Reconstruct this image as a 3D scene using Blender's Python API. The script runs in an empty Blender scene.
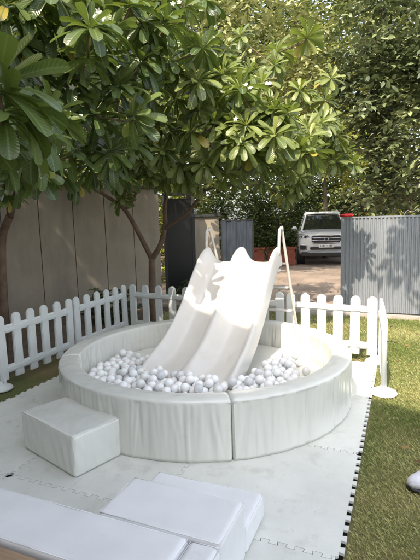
import bpy, bmesh, math, random
import numpy as np
from mathutils import Vector, Matrix, noise
C = bpy.context.scene
R = math.radians
random.seed(7); rng = np.random.default_rng(11)

# ------------------------------------------------------------------ camera
cam_d = bpy.data.cameras.new('camera'); cam = bpy.data.objects.new('camera', cam_d)
C.collection.objects.link(cam); C.camera = cam
cam_d.sensor_fit = 'VERTICAL'; cam_d.sensor_height = 36; cam_d.lens = 455 / 560 * 36
cam_d.clip_end = 400; cam_d.clip_start = .05
cam.matrix_world = Matrix.Translation((0, 0, 1.596)) @ Matrix.Rotation(R(90) - 0.1296, 4, 'X') @ Matrix.Rotation(-0.0276, 4, 'Z')

# ------------------------------------------------------------------ light
SUN_EL = R(50); SUN_AZ = math.atan2(-.438, -.90)         # where the sun stands (compass from +Y)
world = bpy.data.worlds.new('World'); C.world = world; world.use_nodes = True
wn = world.node_tree.nodes; wl = world.node_tree.links
sky = wn.new('ShaderNodeTexSky'); sky.sky_type = 'NISHITA'; sky.sun_disc = False
sky.sun_elevation = SUN_EL; sky.sun_rotation = SUN_AZ % (2 * math.pi)
sky.dust_density = 3.0; sky.air_density = 1.0; sky.ozone_density = 1.0
wn['Background'].inputs[1].default_value = .15
hs = wn.new('ShaderNodeHueSaturation'); hs.inputs['Saturation'].default_value = .5     # hazy, whitish sky
wl.new(sky.outputs[0], hs.inputs['Color']); wl.new(hs.outputs[0], wn['Background'].inputs[0])
sd = bpy.data.lights.new('sun', 'SUN'); sun = bpy.data.objects.new('sun', sd); C.collection.objects.link(sun)
sd.energy = 2.0; sd.angle = R(.5); sd.color = (1, .87, .70)
trav = Vector((math.sin(SUN_AZ) * -math.cos(SUN_EL), math.cos(SUN_AZ) * -math.cos(SUN_EL), -math.sin(SUN_EL)))
sun.rotation_euler = trav.to_track_quat('-Z', 'Y').to_euler(); sun.location = (-4, -8, 14)
C.view_settings.view_transform = 'Standard'; C.view_settings.look = 'None'
C.view_settings.gamma = 1; C.view_settings.use_curve_mapping = False
C.view_settings.exposure = 1.75

# ------------------------------------------------------------------ helpers
GA = -math.atan2(.392, .92)                              # the garden's own axes, turned from the camera's
def G(w, u, z=0): return Vector((.92 * w + .392 * u, -.392 * w + .92 * u, z))

def mat(name, col, rough=.6, metal=0, var=0, vscale=8, bump=0, bscale=60, spec=.5, vcol=None, sss=0, trans=0, coat=0, stretch=None, detail=4):
    m = bpy.data.materials.new(name); m.use_nodes = True; n = m.node_tree.nodes; l = m.node_tree.links
    b = n['Principled BSDF']; b.inputs['Base Color'].default_value = (*col, 1)
    b.inputs['Roughness'].default_value = rough; b.inputs['Metallic'].default_value = metal
    b.inputs['Specular IOR Level'].default_value = spec
    if sss: b.inputs['Subsurface Weight'].default_value = sss; b.inputs['Subsurface Scale'].default_value = .02
    if trans: b.inputs['Transmission Weight'].default_value = trans
    if coat: b.inputs['Coat Weight'].default_value = coat; b.inputs['Coat Roughness'].default_value = .06
    tc = n.new('ShaderNodeTexCoord'); src = tc.outputs['Object']
    if stretch:
        mp = n.new('ShaderNodeMapping'); mp.inputs['Scale'].default_value = stretch; l.new(src, mp.inputs[0]); src = mp.outputs[0]
    if var:
        t = n.new('ShaderNodeTexNoise'); t.inputs['Scale'].default_value = vscale; t.inputs['Detail'].default_value = detail; t.inputs['Roughness'].default_value = .62
        l.new(src, t.inputs[0]); r = n.new('ShaderNodeValToRGB'); l.new(t.outputs[0], r.inputs[0])
        c2 = vcol if vcol else tuple(c * (1 - var) for c in col)
        r.color_ramp.elements[0].color = (*c2, 1); r.color_ramp.elements[0].position = .35
        r.color_ramp.elements[1].color = (*col, 1); r.color_ramp.elements[1].position = .65
        l.new(r.outputs[0], b.inputs['Base Color'])
    if bump:
        t2 = n.new('ShaderNodeTexNoise'); t2.inputs['Scale'].default_value = bscale; t2.inputs['Detail'].default_value = 4
        l.new(src, t2.inputs[0]); bp = n.new('ShaderNodeBump'); bp.inputs['Strength'].default_value = bump; bp.inputs['Distance'].default_value = .01
        l.new(t2.outputs[0], bp.inputs['Height']); l.new(bp.outputs[0], b.inputs['Normal'])
    return m

def leaf_mat(name, dark, light, rough=.45, trans=.25, tcol=None, rib=None):
    """leaf: tint attribute runs between two greens; optional pale midrib"""
    m = bpy.data.materials.new(name); m.use_nodes = True; n = m.node_tree.nodes; l = m.node_tree.links
    b = n['Principled BSDF']; b.inputs['Roughness'].default_value = rough
    at = n.new('ShaderNodeAttribute'); at.attribute_name = 'tint'
    r = n.new('ShaderNodeValToRGB'); l.new(at.outputs['Fac'], r.inputs[0])
    r.color_ramp.elements[0].color = (*dark, 1); r.color_ramp.elements[1].color = (*light, 1)
    if rib:      # a few yellowed old leaves
        r.color_ramp.elements[1].position = .92; e = r.color_ramp.elements.new(.98); e.color = (.42, .33, .06, 1)
    out = r.outputs[0]
    if rib:
        a2 = n.new('ShaderNodeAttribute'); a2.attribute_name = 'rib'
        mr = n.new('ShaderNodeMapRange'); mr.inputs[1].default_value = .82; mr.inputs[2].default_value = .95
        l.new(a2.outputs['Fac'], mr.inputs[0])
        mx = n.new('ShaderNodeMix'); mx.data_type = 'RGBA'; l.new(mr.outputs[0], mx.inputs[0]); l.new(out, mx.inputs[6]); mx.inputs[7].default_value = (*rib, 1)
        out = mx.outputs[2]
        a3 = n.new('ShaderNodeAttribute'); a3.attribute_name = 'along'      # slanting side veins
        f1 = n.new('ShaderNodeMath'); f1.operation = 'MULTIPLY'; f1.inputs[1].default_value = 95; l.new(a3.outputs['Fac'], f1.inputs[0])
        f2 = n.new('ShaderNodeMath'); f2.operation = 'MULTIPLY_ADD'; f2.inputs[1].default_value = 11; l.new(a2.outputs['Fac'], f2.inputs[0]); l.new(f1.outputs[0], f2.inputs[2])
        f3 = n.new('ShaderNodeMath'); f3.operation = 'SINE'; l.new(f2.outputs[0], f3.inputs[0])
        f4 = n.new('ShaderNodeMapRange'); f4.inputs[1].default_value = .55; f4.inputs[2].default_value = 1; f4.inputs[4].default_value = .11; l.new(f3.outputs[0], f4.inputs[0])
        m2 = n.new('ShaderNodeMix'); m2.data_type = 'RGBA'; l.new(f4.outputs[0], m2.inputs[0]); l.new(out, m2.inputs[6]); m2.inputs[7].default_value = (*rib, 1); out = m2.outputs[2]
        bp = n.new('ShaderNodeBump'); bp.inputs['Strength'].default_value = .25; bp.inputs['Distance'].default_value = .002; l.new(f3.outputs[0], bp.inputs['Height']); l.new(bp.outputs[0], b.inputs['Normal'])
    l.new(out, b.inputs['Base Color'])
    tr = n.new('ShaderNodeBsdfTranslucent')
    if tcol: tr.inputs[0].default_value = (*tcol, 1)
    else: l.new(out, tr.inputs[0])
    ms = n.new('ShaderNodeMixShader'); ms.inputs[0].default_value = trans
    l.new(b.outputs[0], ms.inputs[1]); l.new(tr.outputs[0], ms.inputs[2]); l.new(ms.outputs[0], n['Material Output'].inputs[0])
    return m

def tag(o, label=None, cat=None, group=None, kind=None):
    if label: o['label'] = label
    if cat: o['category'] = cat
    if group: o['group'] = group
    if kind: o['kind'] = kind
    return o
def thing(name, label, cat, loc=(0, 0, 0), rz=0, group=None):
    o = bpy.data.objects.new(name, None); C.collection.objects.link(o); o.empty_display_size = .1
    o.location = loc; o.rotation_euler = (0, 0, rz)
    return tag(o, label, cat, group)
def link(name, me, m, parent=None, loc=(0, 0, 0), rz=0, smooth=False):
    if m: me.materials.append(m)
    o = bpy.data.objects.new(name, me); C.collection.objects.link(o); o.location = loc; o.rotation_euler = (0, 0, rz)
    if parent: o.parent = parent
    if smooth: me.shade_smooth()
    return o
def obj(name, bm, m, parent=None, loc=(0, 0, 0), rz=0, smooth=False):
    me = bpy.data.meshes.new(name); bmesh.ops.recalc_face_normals(bm, faces=bm.faces); bm.to_mesh(me); bm.free()
    return link(name, me, m, parent, loc, rz, smooth)
def npmesh(name, V, F, attrs=None):
    """V (n,3), F (m,k) all k-gons"""
    me = bpy.data.meshes.new(name); V = np.asarray(V, np.float32); F = np.asarray(F, np.int32)
    me.vertices.add(len(V)); me.vertices.foreach_set('co', V.ravel())
    me.loops.add(F.size); me.loops.foreach_set('vertex_index', F.ravel())
    me.polygons.add(len(F)); me.polygons.foreach_set('loop_start', np.arange(len(F), dtype=np.int32) * F.shape[1])
    me.update(calc_edges=True)
    for k, v in (attrs or {}).items():
        a = me.attributes.new(k, 'FLOAT', 'POINT'); a.data.foreach_set('value', np.asarray(v, np.float32))
    me.validate(); return me
def bx(bm, c, s, rz=0, bev=0, rx=0, ry=0):
    M = Matrix.Translation(c) @ Matrix.Rotation(rz, 4, 'Z') @ Matrix.Rotation(ry, 4, 'Y') @ Matrix.Rotation(rx, 4, 'X')
    r = bmesh.ops.create_cube(bm, size=1); vs = r['verts']
    for v in vs: v.co = Vector((v.co.x * s[0], v.co.y * s[1], v.co.z * s[2]))
    if bev:
        es = list({e for v in vs for e in v.link_edges})
        rr = bmesh.ops.bevel(bm, geom=es, offset=bev, segments=2, affect='EDGES'); vs = list({v for f in rr['faces'] for v in f.verts} | {v for v in vs if v.is_valid})
    for v in vs: v.co = M @ v.co
    return vs
def tube(bm, pts, rad, n=8, cap=True):
    pts = [Vector(p) for p in pts]; rings = []
    if not hasattr(rad, '__len__'): rad = [rad] * len(pts)
    side = None
    for i, p in enumerate(pts):
        t = (pts[min(i + 1, len(pts) - 1)] - pts[max(i - 1, 0)]).normalized()
        if side is None: side = t.orthogonal().normalized()
        side = (side - t * side.dot(t)).normalized(); b = t.cross(side)
        rings.append([bm.verts.new(p + (side * math.cos(a) + b * math.sin(a)) * rad[i]) for a in [2 * math.pi * k / n for k in range(n)]])
    for a, b in zip(rings, rings[1:]):
        for k in range(n): bm.faces.new((a[k], a[(k + 1) % n], b[(k + 1) % n], b[k]))
    if cap: bm.faces.new(rings[0][::-1]); bm.faces.new(rings[-1])
def smooth_path(pts, n=6):
    pts = [Vector(p) for p in pts]; P = [pts[0] * 2 - pts[1]] + pts + [pts[-1] * 2 - pts[-2]]; out = []
    for i in range(1, len(P) - 2):
        for k in range(n):
            t = k / n; a, b, c, d = P[i - 1:i + 3]
            out.append(.5 * ((2 * b) + (c - a) * t + (2 * a - 5 * b + 4 * c - d) * t * t + (3 * b - a - 3 * c + d) * t ** 3))
    return out + [pts[-1]]
def lathe(bm, prof, n=24, c=(0, 0, 0)):
    rings = [[bm.verts.new((c[0] + r * math.cos(2 * math.pi * k / n), c[1] + r * math.sin(2 * math.pi * k / n), c[2] + z)) for k in range(n)] for r, z in prof]
    for a, b in zip(rings, rings[1:]):
        for k in range(n): bm.faces.new((a[k], a[(k + 1) % n], b[(k + 1) % n], b[k]))
    bm.faces.new(rings[0][::-1]); bm.faces.new(rings[-1])

# ------------------------------------------------------------------ materials
M = {}
M['mat'] = mat('foam_white', (.75, .755, .70), .5, var=.16, vscale=1.7, bump=.18, bscale=260, detail=8)
M['under'] = mat('gap_shade_dark', (.008, .008, .007), 1, spec=.05)  # near black, paints the shade seen down in the tooth gaps
M['vinyl'] = mat('vinyl_cream', (.76, .76, .70), .27, var=.07, vscale=3, bump=.25, bscale=26, coat=.25, stretch=(1, 1, .13))
M['vinylw'] = mat('vinyl_white', (.82, .82, .825), .30, var=.06, vscale=4, bump=.22, bscale=9, coat=.15, detail=7)
M['plastic'] = mat('fence_plastic', (.74, .76, .74), .38, var=.05, vscale=6, sss=.1)
M['slide'] = mat('slide_plastic', (.69, .665, .62), .27, var=.05, vscale=5, coat=.15)
M['ball'] = mat('ball_white', (.90, .90, .89), .16, sss=.15)
M['ballg'] = mat('ball_pearl', (.80, .80, .78), .12, sss=.1)
M['ballc'] = mat('ball_clear', (.88, .89, .90), .08, trans=.35)
M['steel'] = mat('rail_paint', (.55, .52, .47), .35)
M['wall'] = mat('wall_render', (.345, .295, .225), .8, var=.18, vscale=1.6, bump=.25, bscale=40, detail=7)
M['wallcap'] = mat('wall_cap_dark', (.03, .032, .03), .6)
M['gate'] = mat('gate_grey_metal', (.28, .305, .335), .5, metal=.2, var=.18, vscale=5, stretch=(1, 1, .25))
M['gate_shaded'] = mat('gate_shaded_metal', (.045, .058, .075), .45, metal=.2, var=.55, vscale=7, vcol=(.022, .028, .036), stretch=(2.2, 1, .3))  # shaded copy of the gate metal, the shade is put into its colour
M['black'] = mat('black_sheet', (.012, .013, .013), .3)
M['rubber'] = mat('rubber', (.02, .02, .02), .8)
M['wood'] = mat('board_wood', (.40, .27, .17), .6, var=.3, vscale=6, stretch=(.6, 9, 9), bump=.1)
M['barkf'] = mat('bark_frangipani', (.19, .125, .085), .85, var=.4, vscale=9, bump=.5, bscale=45)
M['bark'] = mat('bark_dark', (.10, .07, .05), .9, var=.4, vscale=7, bump=.6, bscale=30)
M['terra'] = mat('terracotta', (.30, .085, .05), .75, var=.25, vscale=12, bump=.2)
M['brick'] = mat('kerb_brick', (.30, .17, .11), .85, var=.4, vscale=14, bump=.3)
M['conc'] = mat('kerb_concrete', (.42, .37, .32), .85, var=.2, vscale=9, bump=.3)
M['shade_house'] = mat('shade_house_render', (.62, .60, .56), .8, var=.08, vscale=2)
M['glass'] = mat('window_dark', (.03, .035, .04), .05)
M['carp'] = mat('car_white', (.86, .86, .86), .25, coat=.6)
M['cblk'] = mat('car_black_trim', (.02, .02, .022), .4)
M['chrome'] = mat('chrome', (.75, .76, .78), .15, metal=1)
M['cglass'] = mat('car_glass', (.02, .024, .022), .03, coat=.6)
M['lamp'] = mat('lamp_lens', (.26, .28, .30), .08, coat=1)
M['silver'] = mat('skid_silver', (.42, .43, .44), .4, metal=.5)
M['plate'] = mat('plate_white', (.78, .78, .76), .4)
M['blue'] = mat('badge_blue', (.015, .025, .07), .25)
M['red'] = mat('red_cloth', (.55, .015, .02), .6)
M['shoe'] = mat('shoe_fabric', (.72, .71, .78), .7, bump=.4, bscale=180)
M['petal'] = mat('petal', (.62, .61, .52), .5, sss=.1)
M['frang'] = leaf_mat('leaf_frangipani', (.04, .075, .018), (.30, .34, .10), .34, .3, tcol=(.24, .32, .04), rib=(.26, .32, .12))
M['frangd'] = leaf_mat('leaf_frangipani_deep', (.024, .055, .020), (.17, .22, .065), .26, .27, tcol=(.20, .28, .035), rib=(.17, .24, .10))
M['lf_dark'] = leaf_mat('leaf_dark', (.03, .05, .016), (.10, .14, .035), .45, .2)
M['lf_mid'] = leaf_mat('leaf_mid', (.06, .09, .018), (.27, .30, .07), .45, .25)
M['lf_yel'] = leaf_mat('leaf_yellow_green', (.16, .19, .025), (.42, .42, .08), .5, .35)
M['lf_pale'] = leaf_mat('leaf_pale', (.15, .17, .05), (.52, .52, .22), .5, .2)
M['lf_grey'] = leaf_mat('leaf_grey', (.035, .052, .020), (.27, .31, .135), .36, .12)

def grime(m, col, scale, lo, hi, amt, stretch=(1, 1, 1)):
    n = m.node_tree.nodes; l = m.node_tree.links; b = n['Principled BSDF']; old = b.inputs['Base Color'].links[0].from_socket
    tc = n.new('ShaderNodeTexCoord'); mp = n.new('ShaderNodeMapping'); mp.inputs['Scale'].default_value = stretch; oi = n.new('ShaderNodeObjectInfo')
    cb = n.new('ShaderNodeCombineXYZ'); mu = n.new('ShaderNodeMath'); mu.operation = 'MULTIPLY'; mu.inputs[1].default_value = 37; l.new(oi.outputs['Random'], mu.inputs[0])
    l.new(mu.outputs[0], cb.inputs[0]); l.new(mu.outputs[0], cb.inputs[1]); l.new(cb.outputs[0], mp.inputs['Location']); l.new(tc.outputs['Object'], mp.inputs[0])
    t = n.new('ShaderNodeTexNoise'); t.inputs['Scale'].default_value = scale; t.inputs['Detail'].default_value = 9; t.inputs['Roughness'].default_value = .7; l.new(mp.outputs[0], t.inputs[0])
    r = n.new('ShaderNodeMapRange'); r.inputs[1].default_value = lo; r.inputs[2].default_value = hi; r.inputs[4].default_value = amt; l.new(t.outputs[0], r.inputs[0])
    mx = n.new('ShaderNodeMix'); mx.data_type = 'RGBA'; l.new(r.outputs[0], mx.inputs[0]); l.new(old, mx.inputs[6]); mx.inputs[7].default_value = (*col, 1); l.new(mx.outputs[2], b.inputs['Base Color'])
grime(M['mat'], (.36, .34, .27), 4, .54, .74, .55)
grime(M['mat'], (.30, .28, .22), 26, .62, .72, .5, (1, .35, 1))
grime(M['vinyl'], (.50, .47, .38), 5, .58, .8, .4)
grime(M['vinylw'], (.55, .53, .48), 18, .63, .74, .4, (.4, 1, 1))
grime(M['wall'], (.17, .15, .12), 1.3, .5, .72, .6, (1.6, 1.6, .35))
grime(M['wall'], (.42, .38, .31), 9, .6, .75, .35)
grime(M['gate'], (.20, .17, .14), 3, .55, .75, .5, (1, 1, .5))
grime(M['plastic'], (.48, .46, .38), 7, .58, .78, .45)
grime(M['slide'], (.40, .36, .30), 9, .60, .78, .35, (1, .4, .4))

# ------------------------------------------------------------------ setting: ground, lawn, driveway
def soil_mat():
    return mat('soil', (.15, .11, .075), .95, var=.45, vscale=6, bump=.6, bscale=30)
bm = bmesh.new(); S_ = 160
for x0, x1, y0, y1 in [(-S_, S_, -S_, S_)]:
    bm.faces.new([bm.verts.new((x, y, 0)) for x, y in ((x0, y0), (x1, y0), (x1, y1), (x0, y1))])
tag(obj('ground', bm, soil_mat(), loc=(0, 0, -.02)), 'brown bare soil under the trees', kind='structure')

def lawn_mat():
    m = bpy.data.materials.new('lawn'); m.use_nodes = True; n = m.node_tree.nodes; l = m.node_tree.links; b = n['Principled BSDF']
    tc = n.new('ShaderNodeTexCoord'); a = n.new('ShaderNodeTexNoise'); a.inputs['Scale'].default_value = 1.8; a.inputs['Detail'].default_value = 6
    a2 = n.new('ShaderNodeTexNoise'); a2.inputs['Scale'].default_value = 55; a2.inputs['Detail'].default_value = 3
    l.new(tc.outputs['Object'], a.inputs[0]); l.new(tc.outputs['Object'], a2.inputs[0])
    r = n.new('ShaderNodeValToRGB'); l.new(a.outputs[0], r.inputs[0])
    r.color_ramp.elements[0].position = .38; r.color_ramp.elements[0].color = (.15, .17, .05, 1)
    r.color_ramp.elements[1].position = .66; r.color_ramp.elements[1].color = (.28, .22, .10, 1)
    mx = n.new('ShaderNodeMix'); mx.data_type = 'RGBA'; mx.blend_type = 'MULTIPLY'; mx.inputs[0].default_value = .6
    l.new(r.outputs[0], mx.inputs[6]); l.new(a2.outputs[0], mx.inputs[7]); l.new(mx.outputs[2], b.inputs['Base Color'])
    b.inputs['Roughness'].default_value = .95; return m
bm = bmesh.new()
bm.faces.new([bm.verts.new((x, y, 0)) for x, y in ((-3.9, -.9), (9, -.9), (9, 7.5), (-3.9, 7.5))])
tag(obj('lawn', bm, lawn_mat(), loc=(0, 0, -.012), rz=GA), 'patchy green and straw coloured lawn soil', kind='structure')

def paving_mat():
    m = bpy.data.materials.new('paving'); m.use_nodes = True; n = m.node_tree.nodes; l = m.node_tree.links; b = n['Principled BSDF']
    tc = n.new('ShaderNodeTexCoord'); br = n.new('ShaderNodeTexBrick'); l.new(tc.outputs['Object'], br.inputs[0])
    br.inputs['Color1'].default_value = (.30, .235, .185, 1); br.inputs['Color2'].default_value = (.26, .205, .165, 1); br.inputs['Mortar'].default_value = (.20, .165, .135, 1)
    br.inputs['Scale'].default_value = 1; br.inputs['Brick Width'].default_value = .6; br.inputs['Row Height'].default_value = .6; br.inputs['Mortar Size'].default_value = .012
    a = n.new('ShaderNodeTexNoise'); a.inputs['Scale'].default_value = 1.4; a.inputs['Detail'].default_value = 8; l.new(tc.outputs['Object'], a.inputs[0])
    mx = n.new('ShaderNodeMix'); mx.data_type = 'RGBA'; mx.blend_type = 'OVERLAY'; mx.inputs[0].default_value = .55
    l.new(br.outputs[0], mx.inputs[6]); l.new(a.outputs[0], mx.inputs[7]); l.new(mx.outputs[2], b.inputs['Base Color'])
    b.inputs['Roughness'].default_value = .85; return m
bm = bmesh.new()
bm.faces.new([bm.verts.new((x, y, 0)) for x, y in ((-5.2, 7.62), (9, 7.62), (9, 20), (-5.2, 20))])
tag(obj('driveway', bm, paving_mat(), loc=(0, 0, -.004), rz=GA), 'reddish brown paved driveway', kind='structure')
bm = bmesh.new(); bx(bm, (2.0, 7.6, .01), (13.6, .16, .06), bev=.01)
tag(obj('kerb', bm, M['conc'], rz=GA), 'pale concrete kerb between lawn and driveway', kind='structure')

# grass blades, thickest near the camera
def blades(n, w0, w1, u0, u1, hmin, hmax):
    w = rng.uniform(w0, w1, n); u = rng.uniform(u0, u1, n)
    keep = ~((w < -.235) & (w > -3.36) & (u < 5.14) & (u > .9)) & (rng.random(n) < np.clip(1.35 - u * .07, .4, 1))
    w = w[keep]; u = u[keep]; n = len(w)
    x = .92 * w + .392 * u; y = -.392 * w + .92 * u
    pn = np.array([noise.noise((a * 1.1, b * 1.1, 3)) for a, b in zip(x, y)])
    h = rng.uniform(hmin, hmax, n) * (1 - .25 * pn); a = rng.uniform(0, 2 * np.pi, n); wd = rng.uniform(.0008, .0019, n)
    lean = rng.uniform(.15, 1.05, n) * h; b = a + rng.normal(np.pi / 2, .6, n)
    dx, dy = np.cos(a) * wd, np.sin(a) * wd; lx, ly = np.cos(b) * lean, np.sin(b) * lean
    z0 = np.full(n, -.012)
    V = np.stack([np.stack([x - dx, y - dy, z0], 1), np.stack([x + dx, y + dy, z0], 1),
                  np.stack([x + dx * .8 + lx * .45, y + dy * .8 + ly * .45, z0 + h * .62], 1), np.stack([x + lx, y + ly, z0 + h * .85], 1)], 1).reshape(-1, 3)
    F = np.arange(n * 4).reshape(n, 4)
    t = np.clip(.42 + pn * .9 + rng.normal(0, .26, n), 0, 1)
    return V, F, np.repeat(t, 4)
V1, F1, t1 = blades(330000, -.205, 3.2, 1.4, 7.5, .012, .034)
V2, F2, t2 = blades(30000, -3.9, -.2, 4.6, 7.5, .02, .05)
gm = leaf_mat('grass_blade', (.17, .235, .05), (.64, .60, .28), .6, .3)
me = npmesh('grass', np.vstack([V1, V2]), np.vstack([F1, F2 + len(V1)]), {'tint': np.concatenate([t1, t2])})
tag(link('grass', me, gm), 'short green and straw coloured grass of the lawn', 'grass', kind='stuff')

# ------------------------------------------------------------------ unseen building added behind the camera, sized and turned for the shade edge
h = thing('shade_house', 'unseen pale two storey building added behind the camera to shade the play area', 'shade_house', G(-1.98, -1.08), GA - .43)
bm = bmesh.new(); bx(bm, (0, -2.5, 3.35), (16, 5, 6.7)); obj('wall', bm, M['shade_house'], h)
bm = bmesh.new(); bx(bm, (0, -2.46, 6.79), (16.1, 5.1, .16), bev=.01); obj('roof', bm, M['conc'], h)
for zx in (-5, -1.6, 1.8, 5.2):
    for zz in (1.5, 4.7):
        bm = bmesh.new()
        for c, s in (((0, 0, .78), (1.5, .06, .07)), ((0, 0, -.78), (1.5, .06, .07)), ((-.72, 0, 0), (.07, .06, 1.5)), ((.72, 0, 0), (.07, .06, 1.5)), ((0, 0, 0), (.05, .05, 1.5))): bx(bm, c, s)
        f = obj('window', bm, M['cblk'], h, (zx, .03, zz)); bm = bmesh.new(); bx(bm, (0, -.01, 0), (1.38, .02, 1.5)); obj('pane', bm, M['glass'], f)

# ------------------------------------------------------------------ foam mats
T = 1.03; W0 = -.23; U0 = .97; NT = 24; TD = .024
def tile_mesh():
    bm = bmesh.new(); L = T; p = L / NT; g = .0012; out = []
    def edge(swap):
        pts = []
        for k in range(NT):
            a, b = k * p, (k + 1) * p; o = (k % 2 == 0) ^ swap
            d = TD / 2 - g if o else -TD / 2 - g; fl = .007 if o else -.007   # dovetail flare
            gg = -g if not o else g
            pts += [(a + gg + (fl if not o else -fl) * 0 + g * 0, d, a, o), (b - gg, d, b, o)]
        return pts
    def side(swap):
        q = []
        for k in range(NT):
            a, b = k * p, (k + 1) * p; o = (k % 2 == 0) ^ swap
            if k == 0: a += TD / 2 + .010
            if k == NT - 1: b -= TD / 2 + .010
            if o: q += [(a + .004, -TD / 2 - g), (a - .003 + 2 * g if k else a + .004, TD / 2 - g), (b + .003 - 2 * g if k < NT - 1 else b - .004, TD / 2 - g), (b - .004, -TD / 2 - g)]
            elif k == 0: q += [(a, -TD / 2 - g)]
            elif k == NT - 1: q += [(b, -TD / 2 - g)]
        return q
    for x, d in side(False): out.append((x, -d))                 # bottom
    for x, d in side(True): out.append((L + d, x))               # right
    for x, d in side(True)[::-1]: out.append((x, L + d))          # top
    for x, d in side(False)[::-1]: out.append((-d, x))            # left
    vs = [bm.verts.new((x, y, .014)) for x, y in out]; f = bm.faces.new(vs)
    r = bmesh.ops.extrude_face_region(bm, geom=[f])
    for v in [e for e in r['geom'] if isinstance(e, bmesh.types.BMVert)]: v.co.z = 0
    bmesh.ops.triangulate(bm, faces=[f for f in bm.faces if len(f.verts) > 4])
    me = bpy.data.meshes.new('foam_mat_tile'); bmesh.ops.recalc_face_normals(bm, faces=bm.faces); bm.to_mesh(me); bm.free()
    me.materials.append(M['mat']); return me
tm = tile_mesh()
TL = {(0, 0): 'foam mat tile under the low padded step with its toothed edge on the grass', (1, 0): 'foam mat tile beneath the middle of the white steps', (2, 0): 'foam mat tile beneath the long white bench block',
      (0, 1): 'large blank foam mat tile right of the steps and bordering the lawn', (1, 1): 'foam mat tile between the cube block and the low step', (2, 1): 'foam mat tile carrying the loose cream cuboid block',
      (0, 2): 'foam mat tile with toothed edge at the right flank of the ball pit', (1, 2): 'foam mat tile beneath the front half of the ball pit', (2, 2): 'dusty foam mat tile left of the ball pit beside the picket fence',
      (0, 3): 'sunlit foam mat tile beside the right hand fence panel', (1, 3): 'foam mat tile beneath the slide and back of the ball pit', (2, 3): 'foam mat tile in the back left corner of the picket fence'}
for (i, j), lb in TL.items():
    o = bpy.data.objects.new('foam_mat_tile', tm); C.collection.objects.link(o)
    o.location = G(W0 - (i + 1) * T, U0 + j * T, .001); o.rotation_euler = (0, 0, GA); tag(o, lb, 'mat tile', 'white interlocking foam mats')
bm = bmesh.new(); bx(bm, (W0 - 1.5 * T, U0 + 2 * T, -.004), (3 * T + .012, 4 * T + .012, .006))  # added sheet that stands in for shade between the mat teeth
tag(obj('gap_shade_sheet', bm, M['under'], rz=GA), 'added dark sheet for the shade between the teeth of the white foam mats', 'shade sheet')

# ------------------------------------------------------------------ padded ring
RC = (-1.667, 3.761); RO = 1.3; RI = 1.13; RH = .424
def ring_segment(a0, a1, seed):
    rs = np.random.default_rng(seed); n = 230; gap = .004 / RO
    # cross-section going round: bottom outer -> top outer -> top inner -> bottom inner
    prof = []; r = .022
    for k in range(20): prof.append((RO, .003 + (RH - r - .003) * k / 19, 'o', k / 19))
    for k in range(1, 6): a = k / 6 * math.pi / 2; prof.append((RO - r + r * math.cos(a), RH - r + r * math.sin(a), 't', 1))
    for k in range(1, 8): prof.append((RO - r - (RO - RI - 2 * r) * k / 8, RH + .006 * math.sin(math.pi * k / 8), 't', 1))
    for k in range(6): a = k / 5 * math.pi / 2; prof.append((RI + r - r * math.sin(a), RH - r + r * math.cos(a), 't', 1))
    for k in range(1, 12): prof.append((RI, (RH - r) * (1 - k / 11) + .003, 'i', 1 - k / 11))
    folds = [(rs.uniform(a0 + .02, a1 - .02), rs.uniform(.005, .022), rs.uniform(-.008, .0055), rs.uniform(0, .7), rs.uniform(-.06, .06)) for _ in range(64)]
    bm = bmesh.new(); rings = []
    for i in range(n + 1):
        a = a0 + gap + (a1 - a0 - 2 * gap) * i / n; e = min(i, n - i); pinch = .012 * math.exp(-e * 1.1)
        ring = []
        for rr, z, kd, t in prof:
            d = 0
            if kd in 'oi':
                for fa, fw, am, ph, sl in folds:
                    x = (a - fa - sl * (t - .5)) / fw
                    if abs(x) < 3: d += am * math.exp(-x * x) * math.sin(math.pi * min(1, max(0, (t + ph * .4)) / 1.2)) ** .7
                d += .004 * noise.noise((a * 9, t * 1.5, seed)) + .0035 * noise.noise((a * 46, t * 1.6, seed)) * (.4 + t)
            else: d = .004 * noise.noise((a * 12, rr * 20, seed + 9))
            cm = (RO + RI) / 2
            if kd == 'o': rr2 = rr + d - pinch
            elif kd == 'i': rr2 = rr - d + pinch
            else: rr2 = rr + (cm - rr) * pinch * 8; z = z + d - pinch * .9
            ring.append(bm.verts.new((RC[0] + rr2 * math.cos(a), RC[1] + rr2 * math.sin(a), z)))
        rings.append(ring)
    m = len(prof)
    for a, b in zip(rings, rings[1:]):
        for k in range(m - 1): bm.faces.new((a[k], b[k], b[k + 1], a[k + 1]))
        bm.faces.new((a[m - 1], b[m - 1], b[0], a[0]))
    bm.faces.new(rings[0]); bm.faces.new(rings[-1][::-1]); return bm
MATZ = .0155
A0 = R(-59)
for k, lb in enumerate(['right front quarter of the cream padded ring, nearest the lawn', 'back right quarter of the padded ring, sunlit inside, behind the slide foot',
                        'back left quarter of the padded ring beside the left picket fence', 'front left quarter of the padded ring touching the loose cuboid block']):
    o = obj('padded_ring_segment', ring_segment(A0 + k * math.pi / 2, A0 + (k + 1) * math.pi / 2, 20 + k), M['vinyl'], loc=(0, 0, MATZ), rz=GA, smooth=True)
    tag(o, lb, 'ball pit wall', 'quarters of the round ball pit wall')
    bm = bmesh.new(); a = A0 + k * math.pi / 2 + .012     # piping strip along the joint edge
    ca, sa = math.cos(a), math.sin(a)
    tube(bm, [(RC[0] + (RO - .001) * ca, RC[1] + (RO - .001) * sa, .01), (RC[0] + (RO + .001) * ca, RC[1] + (RO + .001) * sa, RH - .03)], .005, 6)
    obj('piping', bm, M['vinyl'], o, smooth=True)
bm = bmesh.new(); lathe(bm, [(RI - .03, 0), (RI - .026, .02), (RI - .026, .16), (RI - .04, .17)], 64)
tag(obj('pit_floor', bm, M['vinyl'], loc=G(*RC, MATZ)), 'smooth cream floor pad inside the ball pit', 'floor pad')

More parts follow.
